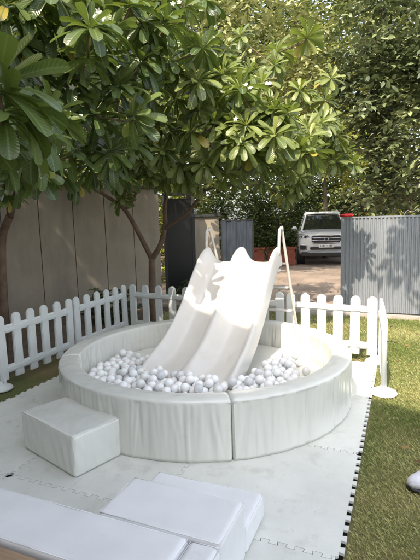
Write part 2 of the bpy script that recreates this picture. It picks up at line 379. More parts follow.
# ------------------------------------------------------------------ padded blocks
def pad_box(sx, sy, sz, r=.022, wr=.004, seed=1, n=34, droop=0):
    """box with origin at bottom centre"""
    bm = bmesh.new(); bmesh.ops.create_cube(bm, size=2); bmesh.ops.subdivide_edges(bm, edges=bm.edges[:], cuts=n, use_grid_fill=True)
    H = Vector((sx / 2, sy / 2, sz / 2)); I = Vector((H.x - r, H.y - r, H.z - r))
    def warp(c, h):   # pack vertices toward the rim so the round edge is smooth
        s = math.copysign(1, c); return s * h * (1 - (1 - abs(c)) ** 1.5)
    for v in bm.verts:
        ax = max(range(3), key=lambda k: abs(v.co[k])); nrm = Vector((0, 0, 0))
        p = Vector(warp(v.co[k], H[k]) if abs(v.co[k]) < .9999 else math.copysign(H[k], v.co[k]) for k in range(3))
        q = Vector(max(-I[k], min(I[k], p[k])) for k in range(3)); d = p - q
        nd = d.normalized() if d.length > 1e-6 else Vector((0, 0, 1)); p = q + nd * min(r, d.length) if d.length > 1e-6 else p
        t = (p.z + H.z) / sz; top = abs(nd.z) > .7
        if not top:
            s = p.x if abs(nd.y) > abs(nd.x) else p.y
            w = wr * (1.1 * noise.noise((s * 22 + seed * 5 + 2 * t, t * 1.2, seed)) + .7 * noise.noise((s * 48 + seed, t * 2 - s * 3, seed + 4))) * (.35 + math.sin(math.pi * min(1, t * 1.1)) if t > .03 else .2)
        else: w = wr * (1.5 * noise.noise((p.x * 5, p.y * 8, seed + 7)) + .5 * noise.noise((p.x * 25 + p.y * 20, p.y * 14, seed)))
        if p.z > -H.z + r: p = p + nd * w
        v.co = p + Vector((0, 0, H.z))
    return bm
def block(name, label, w0, w1, u0, u1, z0, h, m, rot=0, cat='padded block', group=None, **k):
    o = obj(name, pad_box(w1 - w0, u1 - u0, h, **k), m, loc=G((w0 + w1) / 2, (u0 + u1) / 2, z0), rz=GA + rot, smooth=True)
    tag(o, label, cat, group)
    bm = bmesh.new(); sx, sy = (w1 - w0) / 2 - .006, (u1 - u0) / 2 - .006; r = .0019
    for z in (h - .006,):
        tube(bm, [(-sx, -sy, z), (sx, -sy, z)], r, 6); tube(bm, [(sx, -sy, z), (sx, sy, z)], r, 6); tube(bm, [(sx, sy, z), (-sx, sy, z)], r, 6); tube(bm, [(-sx, sy, z), (-sx, -sy, z)], r, 6)
    obj('piping', bm, m, o, smooth=True); return o
block('padded_block', 'loose cream vinyl cuboid block on the mats against the left front of the ball pit', -2.43, -1.78, 2.198, 2.568, MATZ, .275, M['vinyl'], rot=R(-17.5), wr=.0052, seed=3)
block('padded_step', 'lowest white vinyl step block, the one farthest back beside the open mat', -1.284, -.645, 1.866, 2.166, MATZ, .14, M['vinylw'], seed=5, wr=.003)
block('padded_step', 'taller white vinyl step block directly in front of the lowest step', -1.25, -.645, 1.552, 1.86, MATZ, .285, M['vinylw'], seed=8, wr=.003)
block('padded_block', 'long white vinyl beam block in the bottom left corner of the picture', -2.62, -.783, 1.262, 1.546, MATZ, .283, M['vinylw'], seed=12, wr=.0035)
block('padded_block', 'small white vinyl block with a rounded corner at the end of the long beam block', -.779, -.64, 1.0, 1.546, MATZ, .281, M['vinylw'], seed=15, wr=.004, r=.03)
b = thing('wooden_board', 'low tan wooden bench board in front of the long white beam block', 'bench', G(-1.75, 1.09, MATZ), GA)
bm = bmesh.new(); bx(bm, (0, 0, .242), (1.75, .32, .03), bev=.004); obj('board', bm, M['wood'], b)
for sx in (-.75, .75):
    bm = bmesh.new(); bx(bm, (sx, 0, .1135), (.05, .28, .227), bev=.004); obj('leg', bm, M['wood'], b)

# ------------------------------------------------------------------ slide
SA = R(4)     # slide is turned a little in the garden frame
SO = (-1.66, 4.80)
sl = thing('double_slide', 'cream plastic slide with two lanes side by side ending in the ball pit', 'slide', G(SO[0], SO[1], 0), GA - SA)
def bed_z(t):          # lane height along the run t (0 top .. 1.12 end)
    P = [(-.12, 1.125), (0, 1.13), (.07, 1.10), (.25, .92), (.50, .65), (.75, .43), (.95, .30), (1.12, .235), (1.34, .20)]
    for (a, za), (b, zb) in zip(P, P[1:]):
        if t <= b: return za + (zb - za) * (t - a) / (b - a)
    return P[-1][1]
def bzs(t): return sum(bed_z(t + d) for d in (-.06, -.03, 0, .03, .06)) / 5
bm = bmesh.new(); rows = []
LW = .44; NS = 14
ts = [-.10, -.085, -.07, -.055, -.04, -.02] + [k * .031 for k in range(0, 44)]
for t in ts:
    z = bzs(t); dz = (bzs(t + .02) - bzs(t - .02)) / .04; nl = math.hypot(1, dz); ny, nz = (-dz) / nl, 1 / nl   # normal in (run, z)
    wall = .175 * max(0, min(1, (t + .11) / .07)) ** .6 if t < -.04 else .175 - .035 * min(1, max(0, (t + .02) / .5)) - .075 * max(0, (t - 1.0) / .34) ** 2
    fl = .985 + .05 * t
    prof = []
    def add(x, h): prof.append((x * fl, h))
    X0 = -LW; E = .034
    add(X0 - .012, -.045); add(X0 - .014, 0); add(X0 - .010, wall * .6); add(X0 - .004, wall * .93); add(X0 + .010, wall)
    for lane in (0, 1):
        c = -LW / 2 + lane * LW; hw = LW / 2 - E
        for k in range(NS + 1):
            s = -1 + 2 * k / NS; add(c + s * hw, wall * .97 * abs(s) ** 3.6)
        if lane == 0: add(0, wall)
    add(LW - .010, wall); add(LW + .004, wall * .93); add(LW + .010, wall * .6); add(LW + .014, 0); add(LW + .012, -.045)
    rows.append([bm.verts.new((x, -t - ny * h * -1 * -1, z + nz * h)) for x, h in prof])
e0 = rows[-1]; rows.append([bm.verts.new((v.co.x, v.co.y - .012, .215 + (v.co.z - .215) * .55)) for v in e0]); rows.append([bm.verts.new((v.co.x * .99, v.co.y - .014, .19)) for v in e0])   # rolled end lip
for a, b_ in zip(rows, rows[1:]):
    for k in range(len(a) - 1): bm.faces.new((a[k], a[k + 1], b_[k + 1], b_[k]))
o = obj('slide_bed', bm, M['slide'], sl, smooth=True)
s_ = o.modifiers.new('thick', 'SOLIDIFY'); s_.thickness = .012; s_.offset = -1
ss = o.modifiers.new('sub', 'SUBSURF'); ss.levels = ss.render_levels = 1
for sx, dx in ((-1, .22), (1, .12)):
    bm = bmesh.new(); x = sx * (LW - .002)
    pth = [(x, .0, 1.20), (x, .02, 1.42), (x, .035, 1.475), (x + .004, .06, 1.492), (x + .012, .085, 1.475), (x + dx * .12, .115, 1.38), (x + dx, .43, .0)]
    tube(bm, smooth_path(pth, 5), .016, 10); obj('handrail', bm, M['steel'], sl, smooth=True)
for k in range(4):
    f = (k + 1) / 5; z = 1.38 * (1 - f); y = .115 + .285 * f
    bm = bmesh.new(); bx(bm, ((-LW + .20 * f + LW + .1 * f) / 2, y, z), (2 * LW - .1 * f - .01, .07, .022), bev=.006); obj('step', bm, M['slide'], sl)
bm = bmesh.new()
bx(bm, (0, .045, 1.04), (.86, .12, .03), bev=.006); obj('platform', bm, M['slide'], sl)

# ------------------------------------------------------------------ balls
BR = .0375
def ball_positions():
    r = BR; N = 298; P = np.zeros((0, 3)); z0 = .1875 + r; ca, sa = math.cos(-SA), math.sin(-SA)
    def free(w, u):      # inside the ring, clear of the slide
        if math.hypot(w - RC[0], u - RC[1]) > RI - r - .012: return False
        lx = (w - SO[0]) * ca + (u - SO[1]) * sa; t = (w - SO[0]) * sa - (u - SO[1]) * ca
        return not (abs(lx) < LW + r + .03 and -.2 < t < 1.33 + r)
    while len(P) < N:
        q = rng.random(); best = None
        for tr in range(7):
            if q < .66: c = (rng.normal(-1.72, .46), rng.uniform(2.6, 3.55))
            elif q < .80: c = (rng.uniform(-2.75, -2.15), rng.uniform(2.9, 3.95))
            else: c = (rng.normal(-1.06, .10), rng.uniform(3.15, 4.2))
            if not free(*c): continue
            if best is None: best = [c]
            elif math.hypot(c[0] - best[0][0], c[1] - best[0][1]) < .3: best.append(c)
        if best is None: continue
        zs = []
        for c in best:
            if len(P):
                d2 = (P[:, 0] - c[0]) ** 2 + (P[:, 1] - c[1]) ** 2; k = d2 < (2 * r) ** 2
                z = (P[k, 2] + np.sqrt((2 * r) ** 2 - d2[k])).max() if k.any() else z0
            else: z = z0
            zs.append(z)
        i = int(np.argmin(zs)); c = best[i]; z = zs[i]
        if z > z0 + .13: continue
        P = np.vstack([P, [c[0], c[1], max(z, z0)]])
    for it in range(60):      # settle a little
        P[:, 2] -= .0015
        D = P[:, None] - P[None]; L = np.sqrt((D ** 2).sum(-1)) + 1e-9; np.fill_diagonal(L, 9)
        st = (D / L[..., None] * np.clip(2 * r - L, 0, None)[..., None]).sum(1) * .45
        Q = P + st
        for j in range(len(P)):
            if free(Q[j, 0], Q[j, 1]): P[j] = Q[j]
            else: P[j, 2] = Q[j, 2]
        P[:, 2] = np.maximum(P[:, 2], z0)
    return P
bms = []
for nm, m_ in (('w', 'ball'), ('g', 'ballg'), ('c', 'ballc')):
    bm = bmesh.new(); bmesh.ops.create_icosphere(bm, subdivisions=3, radius=BR); me = bpy.data.meshes.new('plastic_ball'); bm.to_mesh(me); bm.free(); me.shade_smooth(); me.materials.append(M[m_]); bms.append(me)
BL = ['glossy opaque white plastic ball among the balls heaped in the round ball pit', 'pearly light grey plastic ball among the balls heaped in the round ball pit', 'clear see-through plastic ball among the balls heaped in the round ball pit']
for p in ball_positions():
    k = int(rng.choice(3, p=[.58, .28, .14])); o = bpy.data.objects.new('plastic_ball', bms[k]); C.collection.objects.link(o)
    o.location = G(*p); o.rotation_euler = (random.random() * 6, random.random() * 6, 0); tag(o, BL[k], 'ball', 'balls in the ball pit')

# ------------------------------------------------------------------ picket fence panels
def picket_mesh(top=.665, w=.106, th=.034):
    bm = bmesh.new(); pts = []; r = w / 2; n = 10
    pts += [(-r + .006, 0), (-r, .006)]
    for k in range(n + 1): a = math.pi - math.pi * k / n; pts.append((r * math.cos(a), top - r + r * math.sin(a)))
    pts += [(r, .006), (r - .006, 0)]
    vs = [bm.verts.new((x, -th / 2, z)) for x, z in pts]; f = bm.faces.new(vs)
    rr = bmesh.ops.extrude_face_region(bm, geom=[f])
    for v in [e for e in rr['geom'] if isinstance(e, bmesh.types.BMVert)]: v.co.y = th / 2
    es = [e for e in bm.edges if abs(e.verts[0].co.y - e.verts[1].co.y) < 1e-6]
    bmesh.ops.bevel(bm, geom=es, offset=.007, segments=2, affect='EDGES')
    me = bpy.data.meshes.new('picket'); bmesh.ops.recalc_face_normals(bm, faces=bm.faces); bm.to_mesh(me); bm.free(); me.materials.append(M['plastic']); return me
pk = picket_mesh()
def rail_mesh(L):
    bm = bmesh.new(); bx(bm, (L / 2, 0, 0), (L, .052, .082), bev=.022)
    me = bpy.data.meshes.new('rail'); bm.to_mesh(me); bm.free(); me.materials.append(M['plastic']); return me
def fence_panel(label, a, b, n=6):
    """a, b garden points of first and last picket centre"""
    A, B = G(*a), G(*b); d = B - A; L = d.length; rz = math.atan2(d.y, d.x)
    t = thing('picket_fence_panel', label, 'fence', A, rz, 'white plastic picket fence panels')
    for k in range(n):
        o = bpy.data.objects.new('picket', pk); C.collection.objects.link(o); o.parent = t; o.location = (L * k / (n - 1), 0, .058); o.rotation_euler = (0, R(random.uniform(-.6, .6)), 0)
    for z in (.165, .575):
        o = link('rail', rail_mesh(L - .02), None, t, (.01, 0, z))
    for k in (0, n - 1):   # short pegs down to the feet
        bm = bmesh.new(); tube(bm, [(L * k / (n - 1), 0, .0), (L * k / (n - 1), 0, .09)], .02, 10); obj('peg', bm, M['plastic'], t, smooth=True)
    return t
LFW = -3.65
fence_panel('picket fence panel at the left edge of the picture, nearest the camera', (LFW, 2.05), (LFW, 3.08))
f_left = fence_panel('picket fence panel on the left side with a round foot at its near end', (LFW, 3.235), (LFW, 4.245))
f_corner = fence_panel('picket fence panel on the left side running up to the back left corner', (LFW, 4.385), (LFW, 5.42))
fence_panel('picket fence panel at the back left, in front of the frangipani trunk', (-3.55, 5.50), (-2.45, 5.40))
fence_panel('picket fence panel directly behind the slide, mostly hidden', (-2.325, 5.39), (-1.350, 5.305))
f_back = fence_panel('sunlit picket fence panel at the back right, in front of the parked car', (-1.222, 5.295), (-.288, 5.212))
f_right = fence_panel('picket fence panel seen end on at the right side next to the lawn', (-.20, 5.14), (-.135, 4.33), n=5)
def foot(panel, w, u):
    bm = bmesh.new(); lathe(bm, [(.118, 0), (.12, .01), (.112, .024), (.085, .038), (.045, .046), (.03, .05), (.0285, .075), (.001, .075)], 28)
    o = obj('foot', bm, M['plastic'], panel, smooth=True); bpy.context.view_layer.update()
    o.matrix_world = Matrix.Translation(G(w, u, MATZ if -3.3 < w < -.25 else 0))
foot(f_left, LFW + .02, 3.16)
foot(f_back, -.24, 5.17)
foot(f_corner, -3.62, 5.48)
# end post of the right panel
pp = thing('fence_post', 'round white end post with a metal bolt at the right end of the fence', 'fence post', G(-.13, 4.24), GA)
bm = bmesh.new(); tube(bm, [(0, 0, .02), (0, 0, .66), (0, 0, .69), (0, 0, .705)], [.026, .026, .02, .006], 14); obj('post', bm, M['plastic'], pp, smooth=True)
bm = bmesh.new(); tube(bm, [(.022, -.015, .49), (.04, -.022, .49)], .009, 8); obj('bolt', bm, M['chrome'], pp); foot(pp, -.13, 4.24)

# ------------------------------------------------------------------ boundary wall, doorway, gates
WA = Vector((-2.9, 7.6, 0)); WD = Vector((.76, .65, 0)).normalized(); WN = Vector((.65, -.76, 0)).normalized()
wz = math.atan2(WD.y, WD.x); WH = 2.25
wt = thing('boundary_wall', 'tall beige panelled boundary wall in shade behind the left fence', 'wall', WA, wz)
bm = bmesh.new(); L0, L1 = -7.2 + .09, 2.52
k = L0
edges = [.1 + .605 * i for i in range(-12, 5)]
for a, b_ in zip(edges, edges[1:]): bx(bm, ((a + b_) / 2, .06 + random.uniform(0, .004), WH / 2), (b_ - a - .012, .12, WH), bev=.002)
obj('panel', bm, M['wall'], wt)
bm = bmesh.new(); bx(bm, ((edges[0] + edges[-1]) / 2, .075, WH / 2), (edges[-1] - edges[0], .06, WH - .01)); obj('joint_backing', bm, M['wallcap'], wt)
bm = bmesh.new(); bx(bm, ((edges[0] + edges[-1]) / 2, .06, WH + .022), (edges[-1] - edges[0] + .04, .2, .04), bev=.005); obj('coping', bm, M['wallcap'], wt)
e1 = WA + WD * (edges[-1] + .02)
dd = thing('metal_door', 'tall black sheet metal door between the two beige walls', 'door', (-.80, 9.35, 0), R(8))
bm = bmesh.new(); bx(bm, (.20, 0, 1.03), (.52, .04, 2.06), bev=.003); obj('door_leaf', bm, M['black'], dd)
bm = bmesh.new(); bx(bm, (-.09, .02, 1.06), (.06, .10, 2.12)); bx(bm, (.49, .02, 1.06), (.06, .10, 2.12)); bx(bm, (.2, .02, 2.15), (.64, .10, .06)); obj('door_frame', bm, M['wallcap'], dd)
w2 = thing('low_wall', 'short beige wall section with black coping right of the black door', 'wall', (-.36, 9.9, 0), R(0))
bm = bmesh.new(); bx(bm, (.28, .08, .84), (.62, .16, 1.68), bev=.003); obj('wall_body', bm, M['wall'], w2)
bm = bmesh.new(); bx(bm, (.28, .07, 1.712), (.70, .24, .06), bev=.004); obj('coping', bm, M['wallcap'], w2)
def corrugated(L, H, pitch, dep):
    n = int(L / pitch); V = []; xs = []
    for k in range(n):
        x = k * pitch
        xs += [(x, 0), (x + pitch * .40, 0), (x + pitch * .5, dep), (x + pitch * .9, dep)]
    xs.append((n * pitch, 0)); bm = bmesh.new()
    lo = [bm.verts.new((x, y, .03)) for x, y in xs]; hi = [bm.verts.new((x, y, H)) for x, y in xs]
    for k in range(len(xs) - 1): bm.faces.new((lo[k], lo[k + 1], hi[k + 1], hi[k]))
    return bm
def gate(label, loc, rz, L, m, pitch=.058, H=1.57):
    t = thing('metal_gate_panel', label, 'gate', loc, rz)
    s = obj('corrugated_sheet', corrugated(L, H, pitch, .016), m, t); md = s.modifiers.new('t', 'SOLIDIFY'); md.thickness = .002
    bm = bmesh.new(); bx(bm, (L / 2, .02, H + .012), (L + .05, .05, .03), bev=.003); bx(bm, (L / 2, .045, .09), (L, .03, .05)); bx(bm, (L / 2, .045, .8), (L, .03, .05)); obj('frame', bm, M['gate'] if m == M['gate'] else M['cblk'], t)
    for x in (-.01, L + .01):
        bm = bmesh.new(); bx(bm, (x, .03, H / 2), (.04, .06, H), bev=.003); obj('post', bm, M['gate'] if m == M['gate'] else M['cblk'], t)
    return t
gate('grey corrugated metal gate panel with leaf shadows, hiding half of the parked car', G(-.92, 7.81), GA, 4.06, M['gate'])
gate('metal gate panel behind the slide, its shade put into the dark blue grey colour', (.335, 11.5, 0), R(-4), .76, M['gate_shaded'], pitch=.25)
# wire loop and red cloth on the gate top
bm = bmesh.new(); g0 = G(0, 7.83, 1.597)
tube(bm, smooth_path([g0 + Vector((0, 0, 0)), g0 + Vector((.05, 0, .07)), g0 + Vector((.12, -.03, .05)), g0 + Vector((.2, -.08, .09)), g0 + Vector((.26, -.1, 0))], 6), .004, 6)
tag(obj('wire_loop', bm, M['steel'], smooth=True), 'thin bent wire on top of the grey gate panel', 'wire')
bm = bmesh.new(); bmesh.ops.create_icosphere(bm, subdivisions=3, radius=.06)
for v in bm.verts:
    q = v.co.copy(); v.co = Vector((q.x * 1.9, q.y * .9, q.z * .55)) * (1 + .35 * noise.noise(q * 30)); v.co.z = max(v.co.z, -.018)
tag(obj('red_cloth', bm, M['red'], loc=G(-.86, 7.83, 1.617), rz=GA, smooth=True), 'crumpled red cloth on the left end of the grey gate top', 'cloth')

# ------------------------------------------------------------------ car
def make_car(loc, rz):
    c = thing('parked_car', 'white sport utility vehicle parked on the driveway facing the camera', 'car', loc, rz)
    # body loft: x across, y back from the front bumper, z up
    st = [  # y, half width, z bottom, z shoulder, z top, top half width
        (0.00, .74, .42, .80, .93, .62), (.06, .84, .36, .88, 1.03, .72), (.22, .915, .34, .93, 1.09, .78), (.7, .93, .36, .98, 1.13, .80),
        (1.25, .93, .36, 1.01, 1.17, .80), (1.6, .93, .36, 1.03, 1.19, .82), (2.6, .93, .36, 1.05, 1.16, .86), (3.8, .93, .36, 1.06, 1.17, .86), (4.6, .91, .38, 1.05, 1.16, .82), (4.8, .84, .45, 1.0, 1.10, .74)]
    bm = bmesh.new(); rings = []
    for y, hw, zb, zs, zt, tw in st:
        half = [(0, zb), (hw * .8, zb), (hw * .96, zb + .06), (hw, zb + .22), (hw, zs - .12), (hw * .975, zs), ((tw + hw) / 2, zt - .05), (tw, zt - .012), (tw * .6, zt + .012), (0, zt + .02)]
        bow = lambda x: .10 * (abs(x) / .93) ** 3 if y < .3 else 0
        ring = [bm.verts.new((x, y + bow(x), z)) for x, z in half] + [bm.verts.new((-x, y + bow(x), z)) for x, z in half[-2:0:-1]]
        rings.append(ring)
    n = len(rings[0])
    for a, b_ in zip(rings, rings[1:]):
        for k in range(n): bm.faces.new((a[k], a[(k + 1) % n], b_[(k + 1) % n], b_[k]))
    bm.faces.new(rings[0]); bm.faces.new(rings[-1][::-1])
    bmesh.ops.subdivide_edges(bm, edges=bm.edges[:], cuts=1, use_grid_fill=True)
    body = obj('body', bm, M['carp'], c, smooth=True)
    # hood creases
    for s in (-1, 1):
        bm = bmesh.new(); tube(bm, smooth_path([(s * .50, .20, 1.09), (s * .55, .7, 1.145), (s * .62, 1.25, 1.182)], 5), [.012] * 11, 6); obj('hood_crease', bm, M['carp'], body, smooth=True)
    # cabin
    cs = [(1.30, .74, 1.17, .70, 1.20), (1.75, .76, 1.17, .62, 1.52), (2.10, .77, 1.17, .585, 1.72), (2.5, .78, 1.17, .60, 1.775), (3.6, .78, 1.17, .60, 1.775), (4.3, .77, 1.17, .585, 1.74), (4.62, .74, 1.17, .62, 1.30)]
    bm = bmesh.new(); rings = []
    for y, bw, zb, tw, zt in cs:
        p = [(bw, zb), (tw + .02, zt - .03), (tw - .06, zt), (0, zt + .02)]; ring = [bm.verts.new((x, y, z)) for x, z in p] + [bm.verts.new((-x, y, z)) for x, z in p[-2::-1]]
        rings.append(ring)
    for a, b_ in zip(rings, rings[1:]):
        for k in range(len(a) - 1): bm.faces.new((a[k], a[k + 1], b_[k + 1], b_[k]))
    obj('windows', bm, M['cglass'], c)
    bm = bmesh.new(); bx(bm, (0, 3.2, 1.80), (1.16, 2.2, .035), bev=.014); obj('roof', bm, M['carp'], c, smooth=True)
    bm = bmesh.new()
    for s in (-1, 1):
        tube(bm, smooth_path([(s * .765, 1.30, 1.17), (s * .665, 1.75, 1.51), (s * .60, 2.10, 1.72), (s * .60, 2.4, 1.785)], 4), .034, 8)
        tube(bm, [(s * .60, 2.4, 1.785), (s * .60, 4.2, 1.78)], .03, 8)
        for yy in (2.75, 3.65): tube(bm, [(s * .80, yy, 1.16), (s * .60, yy, 1.77)], .03, 8)
    tube(bm, smooth_path([(-.60, 2.12, 1.74), (0, 2.06, 1.765), (.60, 2.12, 1.74)], 5), .034, 8)
    obj('pillars', bm, M['carp'], c, smooth=True)
    for s in (-1, 1):
        bm = bmesh.new(); tube(bm, smooth_path([(s * .58, 2.35, 1.80), (s * .58, 2.5, 1.86), (s * .58, 3.9, 1.86), (s * .58, 4.1, 1.79)], 5), .016, 8); obj('roof_rail', bm, M['silver'], c, smooth=True)
        bm = bmesh.new(); bx(bm, (s * 1.02, 1.68, 1.22), (.2, .1, .155), bev=.035); mr = obj('wing_mirror', bm, M['carp'], c, smooth=True)
        bm = bmesh.new(); tube(bm, [(s * .82, 1.70, 1.16), (s * .96, 1.70, 1.17)], .025, 6); obj('mirror_arm', bm, M['cblk'], mr)
        # headlight: swept wedge
        pts = [(.52, .93), (.60, 1.035), (.80, 1.06), (.885, 1.03), (.90, .97), (.86, .90), (.66, .885)]
        bm = bmesh.new(); f = [bm.verts.new((s * x, .028 + .19 * max(0, (x - .5) / .4) ** 2.2, z)) for x, z in pts]; bk = [bm.verts.new((s * x, .30, z)) for x, z in pts]
        bm.faces.new(f); bm.faces.new(bk[::-1])
        for k in range(len(pts)): bm.faces.new((f[k], f[(k + 1) % len(pts)], bk[(k + 1) % len(pts)], bk[k]))
        hl = obj('headlight', bm, M['lamp'], c)
        bm = bmesh.new(); tube(bm, [(s * .68, .04, .965), (s * .68, .02, .965)], .045, 12); tube(bm, [(s * .81, .11, .975), (s * .81, .09, .975)], .035, 12); obj('lamp_bowl', bm, M['cblk'], hl)
        # fog lamp surround
        bm = bmesh.new(); bx(bm, (s * .76, .012, .62), (.24, .09, .17), bev=.03, rz=s * .25); fl_ = obj('fog_lamp', bm, M['cblk'], c)
        bm = bmesh.new(); tube(bm, smooth_path([(s * .63, -.036, .69), (s * .86, .01, .70), (s * .875, .02, .60), (s * .80, -.02, .545), (s * .63, -.04, .55)], 4), .012, 6); obj('chrome_trim', bm, M['chrome'], fl_)
    # grille
    bm = bmesh.new(); pts = [(-.50, .93), (-.44, 1.01), (.44, 1.01), (.50, .93), (.47, .80), (.40, .755), (-.40, .755), (-.47, .80)]
    f = [bm.verts.new((x, -.012, z)) for x, z in pts]; bk = [bm.verts.new((x, .2, z)) for x, z in pts]; bm.faces.new(f); bm.faces.new(bk[::-1])
    for k in range(8): bm.faces.new((f[k], f[(k + 1) % 8], bk[(k + 1) % 8], bk[k]))
    gr = obj('grille', bm, M['cblk'], c)
    bm = bmesh.new(); tube(bm, [Vector((x, -.014, z)) for x, z in pts + pts[:1]], .013, 6, cap=False)
    for z in (.845, .925): bx(bm, (0, -.024, z), (.92, .03, .032), bev=.01)
    obj('chrome_bars', bm, M['chrome'], gr, smooth=True)
    bm = bmesh.new(); lathe(bm, [(.07, 0), (.07, .012), (.06, .018)], 20)
    for v in bm.verts: v.co = Vector((v.co.x * 1.15, -.04 - v.co.z, .887 + v.co.y * .55))
    bd = obj('badge', bm, M['chrome'], gr); bm = bmesh.new(); lathe(bm, [(.056, 0), (.056, .004)], 20)
    for v in bm.verts: v.co = Vector((v.co.x * 1.15, -.0585 - v.co.z, .887 + v.co.y * .5))
    obj('badge_field', bm, M['blue'], bd)
    # bonnet edge letters bar
    bm = bmesh.new(); bx(bm, (0, -.018, .585), (1.06, .06, .10), bev=.02); obj('lower_intake', bm, M['cblk'], c)
    bm = bmesh.new(); bx(bm, (0, .0, .45), (1.25, .09, .10), bev=.02); bx(bm, (0, -.012, .40), (.8, .08, .06), bev=.02); obj('skid_plate', bm, M['silver'], c, smooth=True)
    bm = bmesh.new(); bx(bm, (0, -.058, .665), (.50, .014, .11), bev=.003); pl = obj('number_plate', bm, M['plate'], c)
    bm = bmesh.new(); x = -.19
    for k in range(9):
        wd = random.choice((.022, .03, .026)); bx(bm, (x, -.0662, .665), (wd, .002, random.choice((.05, .058)))); x += .046
    obj('plate_marks', bm, mat('plate_ink', (.12, .12, .13), .6), pl)
    bm = bmesh.new(); bx(bm, (0, .18, .39), (1.66, .5, .14), bev=.03); obj('under_tray', bm, M['cblk'], c)
    for s in (-1, 1):
        for y in (.92, 3.78):
            bm = bmesh.new(); tube(bm, [(s * .68, y, .39), (s * .94, y, .39)], .45, 24); obj('wheel_arch', bm, M['cblk'], c, smooth=False)
            bm = bmesh.new()
            for v0, v1, r0 in ((.70, .945, .385),):
                tube(bm, [(s * v0, y, .385), (s * (v0 + .03), y, .385), (s * (v1 - .03), y, .385), (s * v1, y, .385)], [.36, r0, r0, .35], 28)
            wl_ = obj('wheel', bm, M['rubber'], c, smooth=True); bm = bmesh.new(); tube(bm, [(s * .944, y, .385), (s * .956, y, .385)], .24, 24)
            for k in range(6): a = k * math.pi / 3; bx(bm, (s * .958, y + .13 * math.cos(a), .385 + .13 * math.sin(a)), (.02, .2, .05), rx=a)
            obj('rim', bm, M['silver'], wl_)
    bm = bmesh.new(); bx(bm, (0, 1.285, 1.2), (1.3, .05, .02), bev=.006); tube(bm, [(.1, 1.33, 1.21), (-.45, 1.42, 1.27)], .008, 6); tube(bm, [(.62, 1.33, 1.21), (.05, 1.42, 1.27)], .008, 6); obj('wiper', bm, M['cblk'], c)
    bm = bmesh.new(); tube(bm, [(0, 3.9, 1.82), (0, 4.15, 1.98)], .008, 6); obj('antenna', bm, M['cblk'], c)
    return c
make_car((3.90, 15.15, 0), R(-10))

# ------------------------------------------------------------------ shoe on the lawn
s0 = thing('shoe', 'pale white shoe with a dark toe sole on the grass at the right edge', 'shoe', (1.265, 2.515, .0), R(193))
def shoe_loft(secs, m, name):
    bm = bmesh.new(); rings = []
    for y, hw, z0, z1 in secs:
        rings.append([bm.verts.new((y, hw * math.cos(a) * (1 if math.sin(a) > 0 else 1), z0 + (z1 - z0) * max(0, math.sin(a)) ** .8 if math.sin(a) > 0 else z0)) for a in [2 * math.pi * k / 16 for k in range(16)]])
    for a, b_ in zip(rings, rings[1:]):
        for k in range(16): bm.faces.new((a[k], a[(k + 1) % 16], b_[(k + 1) % 16], b_[k]))
    bm.faces.new(rings[0]); bm.faces.new(rings[-1][::-1]); return obj(name, bm, m, s0, smooth=True)
shoe_loft([(.140, .012, .03, .045), (.130, .030, .024, .07), (.10, .045, .022, .085), (.05, .050, .022, .10), (0, .045, .022, .125), (-.06, .038, .022, .14), (-.12, .036, .022, .135), (-.15, .02, .03, .11)], M['shoe'], 'upper')
shoe_loft([(.143, .014, .012, .03), (.134, .034, .004, .03), (.10, .049, .0, .026), (.0, .044, 0, .024), (-.12, .038, 0, .024), (-.153, .02, .004, .024)], M['cblk'], 'sole')

for k in range(4):
    bm = bmesh.new(); x = .055 - .028 * k; z = .098 + .008 * k
    tube(bm, smooth_path([(x, -.034, z - .018), (x - .004, 0, z + .012), (x, .034, z - .018)], 4), .0035, 6); obj('lace', bm, M['petal'], s0, smooth=True)
# ------------------------------------------------------------------ foliage machinery
def frames(d, up):
    """orthonormal frames: y along d, z near up"""
    y = d / np.linalg.norm(d, axis=1, keepdims=True)
    x = np.cross(y, up); nl = np.linalg.norm(x, axis=1, keepdims=True); x = np.where(nl > 1e-4, x / np.maximum(nl, 1e-6), np.array([1., 0, 0]))
    z = np.cross(x, y); return x, y, z
def place(T, P, X, Y, Z, S, SW=None):
    SW = S if SW is None else SW
    return (P[:, None] + T[None, :, 0:1] * X[:, None] * SW[:, None, None] + T[None, :, 1:2] * Y[:, None] * S[:, None, None] + T[None, :, 2:3] * Z[:, None] * S[:, None, None])
def big_leaf(bend, fold=.18, n=8):
    """obovate frangipani leaf of unit length with folded midrib"""
    V = []; rib = []; F = []; ln = []
    wid = [.022, .035, .062, .098, .128, .144, .140, .105, .02]
    for k in range(n + 1):
        t = k / n; t = [0, .12, .26, .42, .58, .74, .88, .97, 1][k]; y = math.sin(t * bend) / bend if bend else t; z = -(1 - math.cos(t * bend)) / bend if bend else 0
        w = wid[k] * 1.0
        for s, hgt in ((-1, .9), (-.5, .55), (0, 0), (.5, .55), (1, .9)):
            V.append((s * w, y, z + hgt * w * fold * 1.6)); ln.append(t); rib.append(1 if s == 0 else (.45 if abs(s) < .9 else 0))
    for k in range(n):
        for j in range(4): a = k * 5 + j; F.append((a, a + 1, a + 6, a + 5))
    return np.array(V), np.array(F), np.array(rib, float), np.array(ln)
LT = [big_leaf(b) for b in (.25, .6, 1.0)]
